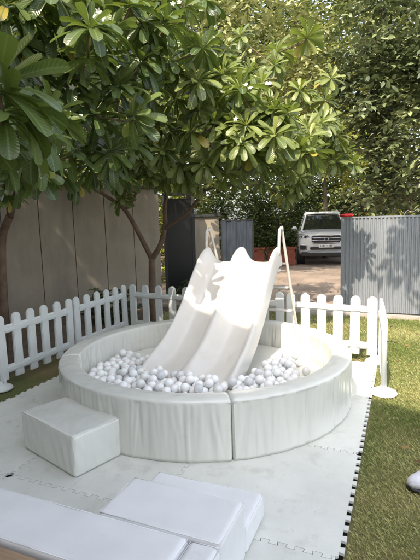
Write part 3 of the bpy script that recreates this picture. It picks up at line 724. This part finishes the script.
def rosettes(cs, axes, sizes, nleaf=20, rs=rng, droop=1.0):
    Vs, Fs, tt, rr, ll = [], [], [], [], []; off = 0
    for c, ax, s in zip(cs, axes, sizes):
        ax = np.array(ax, float); ax /= np.linalg.norm(ax); n = nleaf + int(rs.integers(-4, 5))
        e1 = np.cross(ax, [.3, .9, .1]); e1 /= np.linalg.norm(e1); e2 = np.cross(ax, e1)
        k = np.arange(n); f = k / (n - 1); az = k * 2.39996 + rs.normal(0, .16, n); el = np.radians(68 - 88 * droop * f ** .8) + rs.normal(0, .13, n)
        d = np.cos(el)[:, None] * (np.cos(az)[:, None] * e1 + np.sin(az)[:, None] * e2) + np.sin(el)[:, None] * ax
        d[:, 2] -= .22 * f; L = s * (.55 + .45 * np.minimum(1, f * 2.2)) * rs.uniform(.82, 1.1, n)
        P = np.array(c) - ax * (.12 * s * f[:, None]) + d * .03 * s
        up = ax[None] + rs.normal(0, .22, (n, 3)); X, Y, Z = frames(d, up)
        base = rs.uniform(0, .25)
        for q in range(3):
            m = (k + rs.integers(0, 3)) % 3 == q if q < 2 else None
        pick = np.where(f < .3, 0, np.where(rs.random(n) < .5, 1, 2))
        for q in range(3):
            m = pick == q
            if not m.any(): continue
            T_, F_, rb, lnn = LT[q]; V = place(T_, P[m], X[m], Y[m], Z[m], L[m], L[m] * rs.uniform(.9, 1.15)); nn = m.sum()
            Vs.append(V.reshape(-1, 3)); Fs.append((F_[None] + (np.arange(nn) * len(T_))[:, None, None] + off).reshape(-1, 4)); off += nn * len(T_)
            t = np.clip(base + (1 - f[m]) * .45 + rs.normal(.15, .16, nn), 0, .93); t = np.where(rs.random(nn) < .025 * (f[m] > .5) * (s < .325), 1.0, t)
            tt.append(np.repeat(t, len(T_))); rr.append(np.tile(rb, nn)); ll.append(np.tile(lnn, nn))
    return np.vstack(Vs), np.vstack(Fs), np.concatenate(tt), np.concatenate(rr), np.concatenate(ll)
def limbs(bm, skel, ends, rtip, rbase, rs, sag=.08, n=7):
    """grow branches: each end joins the nearest node of the skeleton; nodes carry radius"""
    nodes = [(Vector(p), r) for p, r in skel]; root = nodes[0][0]
    ends = sorted(ends, key=lambda e: (Vector(e) - nodes[-1][0]).length)
    for e in ends:
        e = Vector(e); cand = min(nodes, key=lambda nd: (nd[0] - e).length + (.6 if nd[0].z > e.z + .1 else 0) + .3 * max(0, .3 - (nd[0] - root).length))
        a, r0 = cand; d = e - a; L = d.length
        if L < .05: continue
        r0 = min(r0 * .75, rbase) ; m1 = a + d * .4 + Vector((rs.uniform(-.1, .1), rs.uniform(-.1, .1), rs.uniform(-sag, .02))) * L; m2 = a + d * .75 + Vector((rs.uniform(-.06, .06), rs.uniform(-.06, .06), rs.uniform(-sag, 0))) * L
        pts = smooth_path([a, m1, m2, e], 4); rad = [r0 + (rtip - r0) * (k / (len(pts) - 1)) ** .8 for k in range(len(pts))]
        tube(bm, pts, rad, n)
        for p, r in list(zip(pts, rad))[3::3]: nodes.append((p, r))
def flowers(cs, parent, rs):
    for c in cs:
        c = Vector(c); ax = Vector((rs.uniform(-.4, .4), -.8, rs.uniform(.1, .6))).normalized(); e1 = ax.orthogonal().normalized(); e2 = ax.cross(e1)
        for q in range(int(rs.integers(1, 4))):
            bm = bmesh.new(); cc = c + e1 * rs.uniform(-.05, .05) + e2 * rs.uniform(-.05, .05)
            for k in range(5):
                a = k * 2 * math.pi / 5; d = e1 * math.cos(a) + e2 * math.sin(a); s = ax.cross(d)
                pts = [cc, cc + d * .013 + s * .009 + ax * .008, cc + d * .026 + s * .003 + ax * .012, cc + d * .027 - s * .004 + ax * .010, cc + d * .014 - s * .009 + ax * .004]
                bm.faces.new([bm.verts.new(p) for p in pts])
            obj('flower', bm, M['petal'], parent)
def frangipani(label, base, trunk, cs, axes, sizes, leafm, fl, seed, rtrunk=.055, droop=1.0, nleaf=20):
    rs = np.random.default_rng(seed); t = thing('frangipani_tree', label, 'tree', base)
    B = Vector(base); bm = bmesh.new(); skel = []
    for path, r0, r1 in trunk:
        pts = smooth_path([Vector(p) - B for p in path], 5); rad = [r0 + (r1 - r0) * k / (len(pts) - 1) for k in range(len(pts))]
        tube(bm, pts, rad, 10); skel += [(p, r) for p, r in zip(pts, rad)][2:]
    ends = [Vector(c) - B - Vector(a).normalized() * .05 for c, a in zip(cs, axes)]
    limbs(bm, skel, ends, .009, .024, rs); obj('trunk', bm, M['barkf'], t, smooth=True)
    V, F, tt, rb, ln = rosettes([np.array(c) - np.array(base) for c in cs], axes, sizes, rs=rs, droop=droop, nleaf=nleaf)
    me = npmesh('crown', V, F, {'tint': tt, 'rib': rb, 'along': ln}); link('crown', me, leafm, t, smooth=True)
    flowers([Vector(f) - B for f in fl], t, rs); return t

def shell_pts(n, c, rad, rs, zmin=None, front=None):
    out = []
    while len(out) < n:
        v = rs.normal(0, 1, 3); v /= np.linalg.norm(v); v *= rs.uniform(.45, 1) ** .5; p = np.array(c) + v * np.array(rad)
        if zmin is not None and p[2] < zmin: continue
        if front is not None and not front(p): continue
        out.append(p)
    return out
LFT = np.array([(0, 0, 0), (-.26, .38, .06), (-.2, .75, .03), (0, 1, -.06), (.2, .75, .03), (.26, .38, .06), (0, .5, -.03)]); LFF = np.array([(0, 6, 2, 1), (6, 3, 3, 2)])
LF_V = np.array([(0, 0, 0), (-.27, .45, .08), (0, 1, -.05), (.27, .45, .08)]); LF_F = np.array([(0, 3, 2, 1)])
LM_V = np.array([(0, 0, 0), (-.25, .3, .05), (-.2, .72, .04), (0, 1, -.1), (.2, .72, .04), (.25, .3, .05), (0, .34, -.01), (0, .72, -.03)])
LM_F = np.array([(0, 6, 7, 1), (1, 7, 3, 2), (0, 5, 7, 6), (5, 4, 3, 7)])
LM_F = np.array([(0, 6, 1, 0)])
def twig_leaves(centers, ntw, nl, tl, ls, rs, droop=.35, simple=False, spread=.9):
    """leaves set alternately along short twigs that radiate from every clump centre"""
    Cc = np.repeat(np.array(centers), ntw, 0); n = len(Cc)
    d = rs.normal(0, 1, (n, 3)); d[:, 2] = d[:, 2] * .6 + .05; d /= np.linalg.norm(d, axis=1, keepdims=True)
    tl_ = tl * rs.uniform(.6, 1.2, n)
    st = Cc + rs.normal(0, spread * tl * .35, (n, 3)); k = (np.arange(nl) + 1) / nl
    P = st[:, None] + d[:, None] * (tl_[:, None] * k)[..., None]; P[..., 2] -= droop * (tl_[:, None] * k ** 2)
    P = P.reshape(-1, 3); dd = np.repeat(d, nl, 0); N = len(P)
    side = np.cross(dd, [0, 0, 1.]) + rs.normal(0, .12, (N, 3)); side /= np.linalg.norm(side, axis=1, keepdims=True)
    sg = np.tile(np.where(np.arange(nl) % 2 == 0, 1, -1), n)[:, None]
    ld = dd * .75 + side * sg * .85 + rs.normal(0, .25, (N, 3)); ld[:, 2] -= droop * .9
    up = np.array([0, 0, 1.]) + rs.normal(0, .38, (N, 3)); X, Y, Z = frames(ld, up); S = ls * rs.uniform(.65, 1.2, N)
    if simple: T_, F_ = LF_V, LF_F
    else:
        T_ = np.array([(0, 0, 0), (-.20, .25, .04), (-.24, .6, .05), (0, 1, -.08), (.24, .6, .05), (.20, .25, .04), (0, .3, 0), (0, .65, -.02)])
        F_ = np.array([(0, 6, 1, 1), ])
        F_ = np.array([(0, 6, 7, 1), (1, 7, 3, 2), (0, 5, 7, 6), (5, 4, 3, 7)])
    V = place(T_, P, X, Y, Z, S).reshape(-1, 3); F = (F_[None] + (np.arange(N) * len(T_))[:, None, None]).reshape(-1, 4)
    ct = np.repeat(np.clip(rs.normal(.45, .2, len(centers)), 0, 1), ntw * nl)
    t = np.clip(ct + rs.normal(0, .22, N), 0, 1); return V, F, np.repeat(t, len(T_))
def leafy_tree(name, label, cat, base, crown, leafm, seed, height_fork=2.5, ncl=60, ntw=8, nl=9, tl=.6, ls=.16, rt=.16, group=None, simple=True, zmin=None, bark='bark', droop=.35, front=None, stems=1):
    rs = np.random.default_rng(seed); t = thing(name, label, cat, base, 0, group); B = np.array(base, float)
    cs = []
    for c, rad, frac in crown: cs += shell_pts(int(ncl * frac), np.array(c, float) - B, rad, rs, zmin, (lambda p: front(p + B)) if front else None)
    bm = bmesh.new(); skel = []
    for s in range(stems):
        ox, oy = (rs.uniform(-.25, .25), rs.uniform(-.25, .25)) if stems > 1 else (0, 0); m = np.mean(cs, 0)
        pts = smooth_path([(ox, oy, 0), (ox + rs.uniform(-.1, .1), oy + rs.uniform(-.1, .1), height_fork * .5), (ox + m[0] * .12, oy + m[1] * .12, height_fork), (m[0] * .5 + ox, m[1] * .5 + oy, height_fork + (m[2] - height_fork) * .6), (m[0], m[1], m[2])], 4)
        rad = [rt * (1 - .75 * k / (len(pts) - 1)) for k in range(len(pts))]; tube(bm, pts, rad, 9); skel += [(p, r) for p, r in zip(pts, rad)][5:]
    limbs(bm, skel, [Vector(c) for c in cs[::2]], .008, rt * .4, rs, n=5); obj('trunk', bm, M[bark], t, smooth=True)
    V, F, tt = twig_leaves(cs, ntw, nl, tl, ls, rs, droop, simple); link('crown', npmesh('crown', V, F, {'tint': tt}), leafm, t)
    return t
# ------------------------------------------------------------------ frangipani trees (x, y, z, axis, leaf length)
BL_=[(0.76,5.2,2.52,-0.17,-0.68,0.78,0.31),(1.08,5.4,2.4,0.17,-0.07,0.72,0.28),(0.54,5.5,2.38,-0.1,-0.55,0.57,0.28),(0.96,5.5,2.82,0.51,-0.28,0.66,0.29),(0.4,5.4,3.08,-0.22,0.05,0.95,0.31),(0.21,5.6,3.3,-0.43,-0.37,0.77,0.3),(0.71,5.9,3.26,-0.13,-0.47,0.8,0.28),(1.48,6.0,2.8,0.2,-0.37,0.58,0.27),(1.74,6.3,2.68,0.16,-0.14,0.65,0.26),(-0.02,5.6,2.3,-0.02,-0.6,0.56,0.27),(0.23,5.7,2.18,-0.31,-0.34,0.78,0.26),(-0.33,5.8,2.33,-0.04,-0.61,0.7,0.27),(-0.53,5.7,2.46,-0.26,-0.69,0.62,0.28),(-0.74,6.0,2.24,-0.26,-0.06,0.91,0.26),(-0.18,5.5,2.65,-0.51,-0.28,0.91,0.29),(-0.08,5.3,3.15,0.06,-0.34,0.66,0.32),(-0.06,5.6,2.97,-0.02,-0.41,0.59,0.3),(0.11,5.5,2.74,-0.28,-0.17,0.98,0.29),(0.45,5.3,2.65,-0.04,-0.56,0.8,0.3),(0.66,5.6,2.3,0.21,0.26,0.85,0.27),(0.99,5.7,2.23,0.29,-0.14,0.65,0.26),(1.33,5.9,2.32,0.03,-0.01,0.86,0.26),(0.38,6.0,2.13,0.1,-0.36,0.91,0.25),(-0.82,5.8,2.58,-0.05,-0.39,0.91,0.28),(-0.55,5.7,2.82,0.08,-0.57,0.83,0.28),(-0.34,5.6,3.06,-0.31,-0.65,0.88,0.3),(-0.28,5.5,3.34,0.32,-0.44,0.87,0.3),(-0.08,5.6,3.59,-0.27,-0.24,0.8,0.3),(0.22,5.9,3.64,-0.31,-0.2,0.69,0.28),(-0.53,5.5,3.26,-0.04,-0.35,0.74,0.3),(-0.74,5.6,3.05,0.03,-0.02,0.97,0.29),(-1.04,5.9,2.85,-0.3,-0.81,0.63,0.28),(-1.03,6.1,2.34,-0.05,-0.28,0.73,0.26),(-1.29,6.1,2.42,-0.08,-0.53,0.92,0.27),(1.26,5.7,2.58,0.09,-0.45,0.67,0.27),(0.77,5.6,2.92,0.58,-0.23,0.6,0.29),(1.93,6.5,2.52,0.54,-0.26,0.75,0.25),(1.62,6.4,3.17,0.3,-0.35,0.64,0.26),(1.28,6.4,3.31,-0.13,-0.6,0.95,0.27),(-0.52,6.2,2.18,0.35,-0.43,0.85,0.25),(-0.17,6.3,2.12,0.58,-0.65,0.91,0.25),(0.11,6.2,2.55,-0.04,-0.61,0.88,0.28),(0.92,6.3,2.52,0.05,-0.24,0.86,0.28),(0.4,6.2,3.05,0.07,-0.17,0.62,0.3),(-0.5,6.6,2.87,0.29,-0.23,0.57,0.3),(-0.83,6.6,3.02,0.56,-0.19,0.95,0.3),(0.63,6.6,3.64,0.25,-0.58,0.74,0.28),(0.08,6.6,3.76,0.27,-0.19,0.97,0.28),(1.28,6.4,2.17,0.05,-0.72,0.7,0.24),(0.78,6.6,2.15,0.36,-0.61,0.94,0.24),(-1.18,6.7,2.15,0.06,-0.8,0.79,0.24),(-1.52,6.6,2.24,-0.09,0.05,0.57,0.25),(-0.37,6.3,3.95,-0.02,-0.42,0.76,0.28),(0.53,7,4.25,-0.21,-0.3,0.8,0.26),(1.02,6.9,3.8,0.22,-0.58,0.88,0.26)]
AL_=[(-0.88,4.3,2.26,0.23,-0.48,0.77,0.3),(-1.12,4.5,2.19,-0.27,0.19,0.8,0.28),(-1.2,4.2,2.26,-0.07,-0.07,1.0,0.3),(-0.65,4.2,2.54,-0.47,-0.44,0.68,0.31),(-1.19,3.9,2.44,0.38,-0.33,0.57,0.3),(-0.96,4.1,2.56,0.18,0.16,0.94,0.31),(-0.78,4.2,2.81,0.05,-0.53,0.66,0.31),(-0.59,4.4,3.07,0.31,-0.54,0.86,0.31),(-0.91,4.2,3.02,0.21,-0.18,0.75,0.31),(-1.09,4.0,2.83,0.31,-0.52,0.97,0.31),(-0.77,4.0,3.18,0.27,0.17,0.66,0.32),(-0.93,3.8,3.22,-0.17,-0.56,0.59,0.32),(-1.22,3.9,3.18,0.05,-0.83,0.63,0.31),(-1.31,3.7,3.24,0.2,-0.0,0.65,0.31),(-1.44,3.6,3.22,0.39,-0.1,0.99,0.32),(-1.22,4.1,3.07,0.15,0.14,0.83,0.31),(-1.4,3.9,3.04,0.44,-0.22,0.93,0.31),(-1.51,3.7,3.04,0.16,-0.32,0.7,0.31),(-0.52,4.4,3.42,0.2,-0.32,0.6,0.31),(-0.62,4.2,3.48,0.15,0.02,0.77,0.31),(-0.35,4.6,3.48,0.15,-0.01,0.72,0.31),(-0.49,4.6,3.3,0.23,-0.09,0.72,0.3),(-1.4,3.6,2.17,-0.12,-0.04,0.67,0.29),(-1.43,3.9,2.07,-0.11,-0.39,0.79,0.28),(-1.59,3.7,2.1,0.4,-0.19,0.62,0.29),(-1.4,4.4,2.13,0.01,-0.31,0.72,0.28),(-1.1,4.7,3.37,-0.07,0.03,0.73,0.31),(-1.54,4.6,2.89,0.38,-0.34,0.58,0.31),(-0.86,4.9,3.25,0.0,-0.14,0.67,0.31),(-1.39,4.9,2.87,-0.05,-0.7,0.95,0.31),(-1.13,5.0,2.53,0.1,-0.39,0.79,0.3),(-1.7,4.8,2.46,0.28,-0.23,0.88,0.3),(-0.57,5.0,3.02,0.46,0.03,0.7,0.3),(-0.81,5.0,2.47,0.11,-0.31,0.86,0.29),(-1.25,4.3,3.6,0.11,-0.16,0.75,0.32),(-0.83,4.4,3.7,-0.02,-0.74,0.98,0.32),(-0.42,4.9,3.86,0.2,-0.12,0.82,0.31),(-0.18,5.1,3.83,0.69,-0.12,0.67,0.3),(-1.78,4.4,3.02,0.1,-0.27,0.77,0.31),(-1.7,4.8,3.14,0.44,-0.34,0.9,0.3),(-0.96,5.1,2.12,-0.11,0.02,0.95,0.26),(-1.48,5.2,2.11,0.22,-0.28,0.66,0.26),(0.03,5.6,4.13,-0.22,-0.17,0.73,0.3),(-0.37,5.2,3.34,0.12,-0.28,1.0,0.3),(-2.0,4.9,2.06,-0.1,-0.54,0.64,0.26),(-1.24,5.4,3.16,0.01,-0.53,0.72,0.3)]
NL_=[(-0.94,2.25,2.15,0.29,0.04,0.62,0.34),(-0.96,2.2,2.25,-0.17,0.12,0.66,0.36),(-0.98,2.7,2.13,0.58,-0.16,0.58,0.31),(-1.11,2.3,2.09,0.07,-0.03,0.92,0.33),(-0.96,2.95,2.29,0.19,0.09,0.65,0.3)]

def thicken(L, k, seed):   # further rosettes scattered round the main ones
    r = np.random.default_rng(seed); o = list(L)
    for q in range(k):
        b = L[int(r.integers(len(L)))]; d = r.normal(0, .2, 3); o.append((b[0] + d[0], b[1] + abs(d[1]) * 1.2, b[2] + d[2] * .8, b[3] + r.normal(0, .3), b[4] + r.normal(0, .3), b[5], b[6] * .95))
    return o
def split(L): return [l[:3] for l in L], [l[3:6] for l in L], [l[6] for l in L]
c_, a_, s_ = split(thicken(BL_, 40, 5))
rsx = np.random.default_rng(3)
for q in range(34):   # upper left of the crown, shades the wall
    c_.append((rsx.uniform(-3.1, -1.2), rsx.uniform(6.2, 7.6), rsx.uniform(2.7, 4.6))); a_.append((rsx.normal(0, .3), rsx.normal(-.2, .3), .8)); s_.append(.28)
for q in range(60):   # back half of the crown
    c_.append((rsx.uniform(-1.9, 1.7), rsx.uniform(6.9, 8.4), rsx.uniform(2.5, 4.3))); a_.append((rsx.normal(0, .3), rsx.normal(.1, .3), .8)); s_.append(.28)
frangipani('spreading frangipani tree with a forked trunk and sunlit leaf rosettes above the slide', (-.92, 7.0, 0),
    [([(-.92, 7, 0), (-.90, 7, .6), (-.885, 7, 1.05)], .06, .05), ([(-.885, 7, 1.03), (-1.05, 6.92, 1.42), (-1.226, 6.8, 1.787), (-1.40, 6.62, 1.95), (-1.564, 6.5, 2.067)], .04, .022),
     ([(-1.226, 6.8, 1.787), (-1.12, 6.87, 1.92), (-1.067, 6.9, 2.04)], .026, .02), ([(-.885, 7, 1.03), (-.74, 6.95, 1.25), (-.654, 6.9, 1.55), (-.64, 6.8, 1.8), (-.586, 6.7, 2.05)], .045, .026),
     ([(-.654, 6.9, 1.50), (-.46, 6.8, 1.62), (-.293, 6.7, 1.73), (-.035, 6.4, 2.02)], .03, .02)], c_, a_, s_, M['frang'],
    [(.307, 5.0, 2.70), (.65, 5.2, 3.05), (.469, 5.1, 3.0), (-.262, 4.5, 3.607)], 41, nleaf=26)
c_, a_, s_ = split(thicken(AL_, 12, 6) + NL_)
for xx, yy, zz in ((-.88, 3.62, 2.86), (-.80, 3.42, 2.98)): c_.append((xx, yy, zz)); a_.append((.1, -.1, .9)); s_.append(.27)
for q in range(90):   # the crown goes on up and to the left outside the picture and shades the fence and the wall
    c_.append((rsx.uniform(-5.2, -2.2), rsx.uniform(2.6, 6.2), rsx.uniform(2.9, 5.2))); a_.append((rsx.normal(0, .35), rsx.normal(0, .35), .8)); s_.append(.31)
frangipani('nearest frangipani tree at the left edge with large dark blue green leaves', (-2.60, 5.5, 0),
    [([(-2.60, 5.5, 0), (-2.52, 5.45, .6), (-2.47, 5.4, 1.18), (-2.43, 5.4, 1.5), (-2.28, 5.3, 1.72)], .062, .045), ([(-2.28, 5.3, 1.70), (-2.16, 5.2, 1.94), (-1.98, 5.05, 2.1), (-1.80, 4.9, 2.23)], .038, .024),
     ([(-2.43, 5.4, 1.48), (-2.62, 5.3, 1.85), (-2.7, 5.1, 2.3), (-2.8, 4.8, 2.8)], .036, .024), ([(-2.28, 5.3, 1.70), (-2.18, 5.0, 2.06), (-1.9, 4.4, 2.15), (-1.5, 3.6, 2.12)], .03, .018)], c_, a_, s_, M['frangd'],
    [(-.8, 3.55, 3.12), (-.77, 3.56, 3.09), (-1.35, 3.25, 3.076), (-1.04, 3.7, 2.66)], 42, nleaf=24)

for q in range(0): pass
# ------------------------------------------------------------------ other trees, each with its own trunk, branches and leaves
GB = 'trees behind the play area'
leafy_tree('leafy_tree', 'tall tree with small pale sunlit leaves directly above and behind the frangipani crown', 'tree', (-.6, 13.6, 0), [((.3, 12.6, 5.6), (3.0, 1.8, 2.6), 1)], M['lf_pale'], 51, 3, 170, 9, 9, .7, .185, group=GB, zmin=2.6)
leafy_tree('leafy_tree', 'dense tree with grey green leaves right behind the grey gate panel', 'tree', (5.4, 11.4, 0), [((5.6, 10.6, 3.8), (2.5, 1.6, 3.0), .8), ((4.4, 10.8, 5.2), (1.6, 1.2, 1.8), .2)], M['lf_grey'], 52, 2.2, 220, 9, 9, .65, .165, group=GB, zmin=1.75, simple=False, front=lambda p: p[0] > 3.55 or p[2] > 2.9)
leafy_tree('leafy_tree', 'slim tree with yellow green sunlit leaves hanging over the parked car', 'tree', (4.6, 18.0, 0), [((3.2, 17.2, 5.9), (2.3, 1.6, 2.2), .7), ((4.4, 14.6, 3.7), (1.2, .9, .8), .3)], M['lf_yel'], 53, 3, 95, 8, 8, .7, .17, rt=.11, group=GB, zmin=2.7)
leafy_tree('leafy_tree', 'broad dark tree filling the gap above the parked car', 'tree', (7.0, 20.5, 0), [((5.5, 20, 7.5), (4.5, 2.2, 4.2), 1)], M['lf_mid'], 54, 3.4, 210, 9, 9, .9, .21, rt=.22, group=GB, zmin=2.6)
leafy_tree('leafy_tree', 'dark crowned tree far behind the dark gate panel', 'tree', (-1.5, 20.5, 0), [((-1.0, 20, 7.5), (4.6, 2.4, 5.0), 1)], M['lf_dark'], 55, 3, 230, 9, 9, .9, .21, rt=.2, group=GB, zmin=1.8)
leafy_tree('leafy_tree', 'mid green tree rising behind the left end of the beige boundary wall', 'tree', (-6.5, 12.6, 0), [((-6.0, 12.2, 5.2), (3.2, 1.8, 3.4), 1)], M['lf_mid'], 56, 2.6, 170, 9, 9, .7, .18, group=GB, zmin=1.6)
leafy_tree('leafy_tree', 'tall feathery tree at the top right with sky showing through', 'tree', (9.0, 15.5, 0), [((7.2, 15.0, 7.2), (2.6, 1.6, 3.0), 1)], M['lf_pale'], 57, 4, 110, 8, 8, .8, .17, group=GB, zmin=2.8)
leafy_tree('leafy_tree', 'unseen tall tree added outside the left edge to shade the wall, crown above the picture', 'tree', (-6.6, 2.4, 0), [((-4.5, 3.1, 7.4), (2.5, 2.3, 1.2), 1)], M['lf_mid'], 61, 4, 110, 9, 9, .7, .19, group=GB)  # added out of view for the shade it throws on the wall
leafy_tree('overhanging_tree', 'near tree leaning in from the right that throws leaf shadows on the grey gate panel', 'tree', (4.6, 3.9, 0), [((2.2, 4.0, 5.0), (.45, .4, .35), .22), ((4.1, 4.2, 4.9), (1.1, 1.0, .8), .9)], M['frang'], 58, 2.9, 55, 5, 7, .5, .24, rt=.09, simple=False)
GS = 'shrubs beyond the driveway'
for i, (x, y, r1, r2, h_, mt, lb) in enumerate([(1.1, 17.6, 1.3, .9, 1.5, 'lf_dark', 'dark rounded shrub behind the terracotta planters, left of the car'), (2.9, 18.6, 1.3, .9, 1.6, 'lf_dark', 'dark shrub just left of the parked car roof'),
        (-1.0, 16.9, 1.4, 1.0, 1.5, 'lf_mid', 'bushy shrub above the dark gate panel'), (5.2, 21.6, 1.8, 1.0, 1.7, 'lf_dark', 'dark shrub seen over the roof of the parked car'), (7.8, 20.5, 1.9, 1.0, 1.7, 'lf_dark', 'dark shrub behind the gate at the far right'),
        (-3.6, 15.6, 1.7, 1.0, 1.7, 'lf_mid', 'mid green shrub behind the short beige wall'), (-3.3, 11.0, 1.3, .7, 1.7, 'lf_yel', 'bright yellow green shrub peeping over the left boundary wall'), (-1.5, 12.4, 1.0, .7, 1.7, 'lf_yel', 'yellow green shrub above the black door'), (7.2, 16.8, 2.2, 1.0, 2.2, 'lf_yel', 'tall yellow green shrub showing over the grey gate panel')]):
    leafy_tree('shrub', lb, 'shrub', (x, y, 0), [((x, y, h_), (r1, r2, h_), 1)], M[mt], 70 + i, .5, 60, 9, 9, .45, .12, rt=.05, group=GS, zmin=.15, stems=3)
# far wood
cs = [(rng.uniform(-24, 26), rng.uniform(27, 34), 15 * rng.random() ** 1.4 + .3) for _ in range(1500)]
V, F, tt = twig_leaves(cs, 9, 8, 1.7, .42, np.random.default_rng(9), .3, True)
tag(link('far_wood', npmesh('far_wood', V, F, {'tint': tt}), M['lf_mid']), 'dark far off wood closing the view behind all the trees', 'wood', kind='stuff')
# low plants in the bed between fence and wall
for i, (x, y, lb) in enumerate([(-.2, 8.3, 'low dark leafy plant at the foot of the black door'), (.45, 8.9, 'low leafy plant in front of the short beige wall'), (-1.7, 7.4, 'low dark plant left of the frangipani trunk')]):
    leafy_tree('low_plant', lb, 'plant', (x, y, 0), [((x, y, .28), (.4, .3, .25), 1)], M['lf_dark'], 90 + i, .12, 16, 6, 6, .22, .12, rt=.012, zmin=.05, stems=2)

# ------------------------------------------------------------------ terracotta planters and brick edging
for i, (x, y, lb) in enumerate([(1.45, 15.9, 'terracotta trough planter at the left of the row'), (2.50, 15.8, 'terracotta trough planter in the row, next to the parked car')]):
    p = thing('planter', lb, 'planter', (x, y, 0), R(-6), 'terracotta planters'); bm = bmesh.new()
    for c, s in (((0, -.2, .3), (.92, .04, .58)), ((0, .2, .3), (.92, .04, .58)), ((-.45, 0, .3), (.04, .36, .58)), ((.45, 0, .3), (.04, .36, .58)), ((0, 0, .05), (.86, .36, .06))): bx(bm, c, s, bev=.006)
    for c, s in (((0, -.225, .60), (1.02, .07, .08)), ((0, .225, .60), (1.02, .07, .08)), ((-.475, 0, .60), (.07, .38, .08)), ((.475, 0, .60), (.07, .38, .08))): bx(bm, c, s, bev=.01)
    obj('trough', bm, M['terra'], p); bm = bmesh.new(); bx(bm, (0, 0, .54), (.86, .36, .04)); obj('earth', bm, M['bark'], p)
    rs = np.random.default_rng(200 + i); cc = [(rs.uniform(-.4, .4), rs.uniform(-.1, .1), rs.uniform(.6, 1.25)) for _ in range(26)]
    V, F, tt = twig_leaves(cc, 7, 8, .35, .11, rs, .3, True); link('plant', npmesh('plant', V, F, {'tint': tt}), M['lf_dark'], p)
bm = bmesh.new()
for k in range(16): bx(bm, (-1.4 + k * .235, 15.35 + random.uniform(-.01, .01), .05), (.222, .11, .12), bev=.008, rz=random.uniform(-.03, .03))
tag(obj('brick_edging', bm, M['brick']), 'low line of weathered bricks along the far bed beside the driveway', 'edging')
# fallen leaves
def litter():
    n = 420; w = rng.uniform(-3.6, 3.2, n); u = rng.uniform(1.5, 12, n); k = ~((w < -.2) & (u < 5.2)); w = w[k]; u = u[k]; n = len(w)
    P = np.stack([.92 * w + .392 * u, -.392 * w + .92 * u, rng.uniform(.012, .03, n)], 1); d = rng.normal(0, 1, (n, 3)); d[:, 2] *= .15
    up = np.array([0, 0, 1.]) + rng.normal(0, .25, (n, 3)); X, Y, Z = frames(d, up); S = rng.uniform(.03, .09, n)
    V = place(LF_V, P, X, Y, Z, S).reshape(-1, 3); F = (LF_F[None] + (np.arange(n) * 4)[:, None, None]).reshape(-1, 4); return V, F, np.repeat(rng.random(n), 4)
V, F, tt = litter(); tag(link('fallen_leaves', npmesh('fallen_leaves', V, F, {'tint': tt}), leaf_mat('leaf_dry', (.10, .055, .02), (.30, .20, .07), .7, .1)), 'scattered dry fallen leaves on the lawn and driveway', 'leaves', kind='stuff')
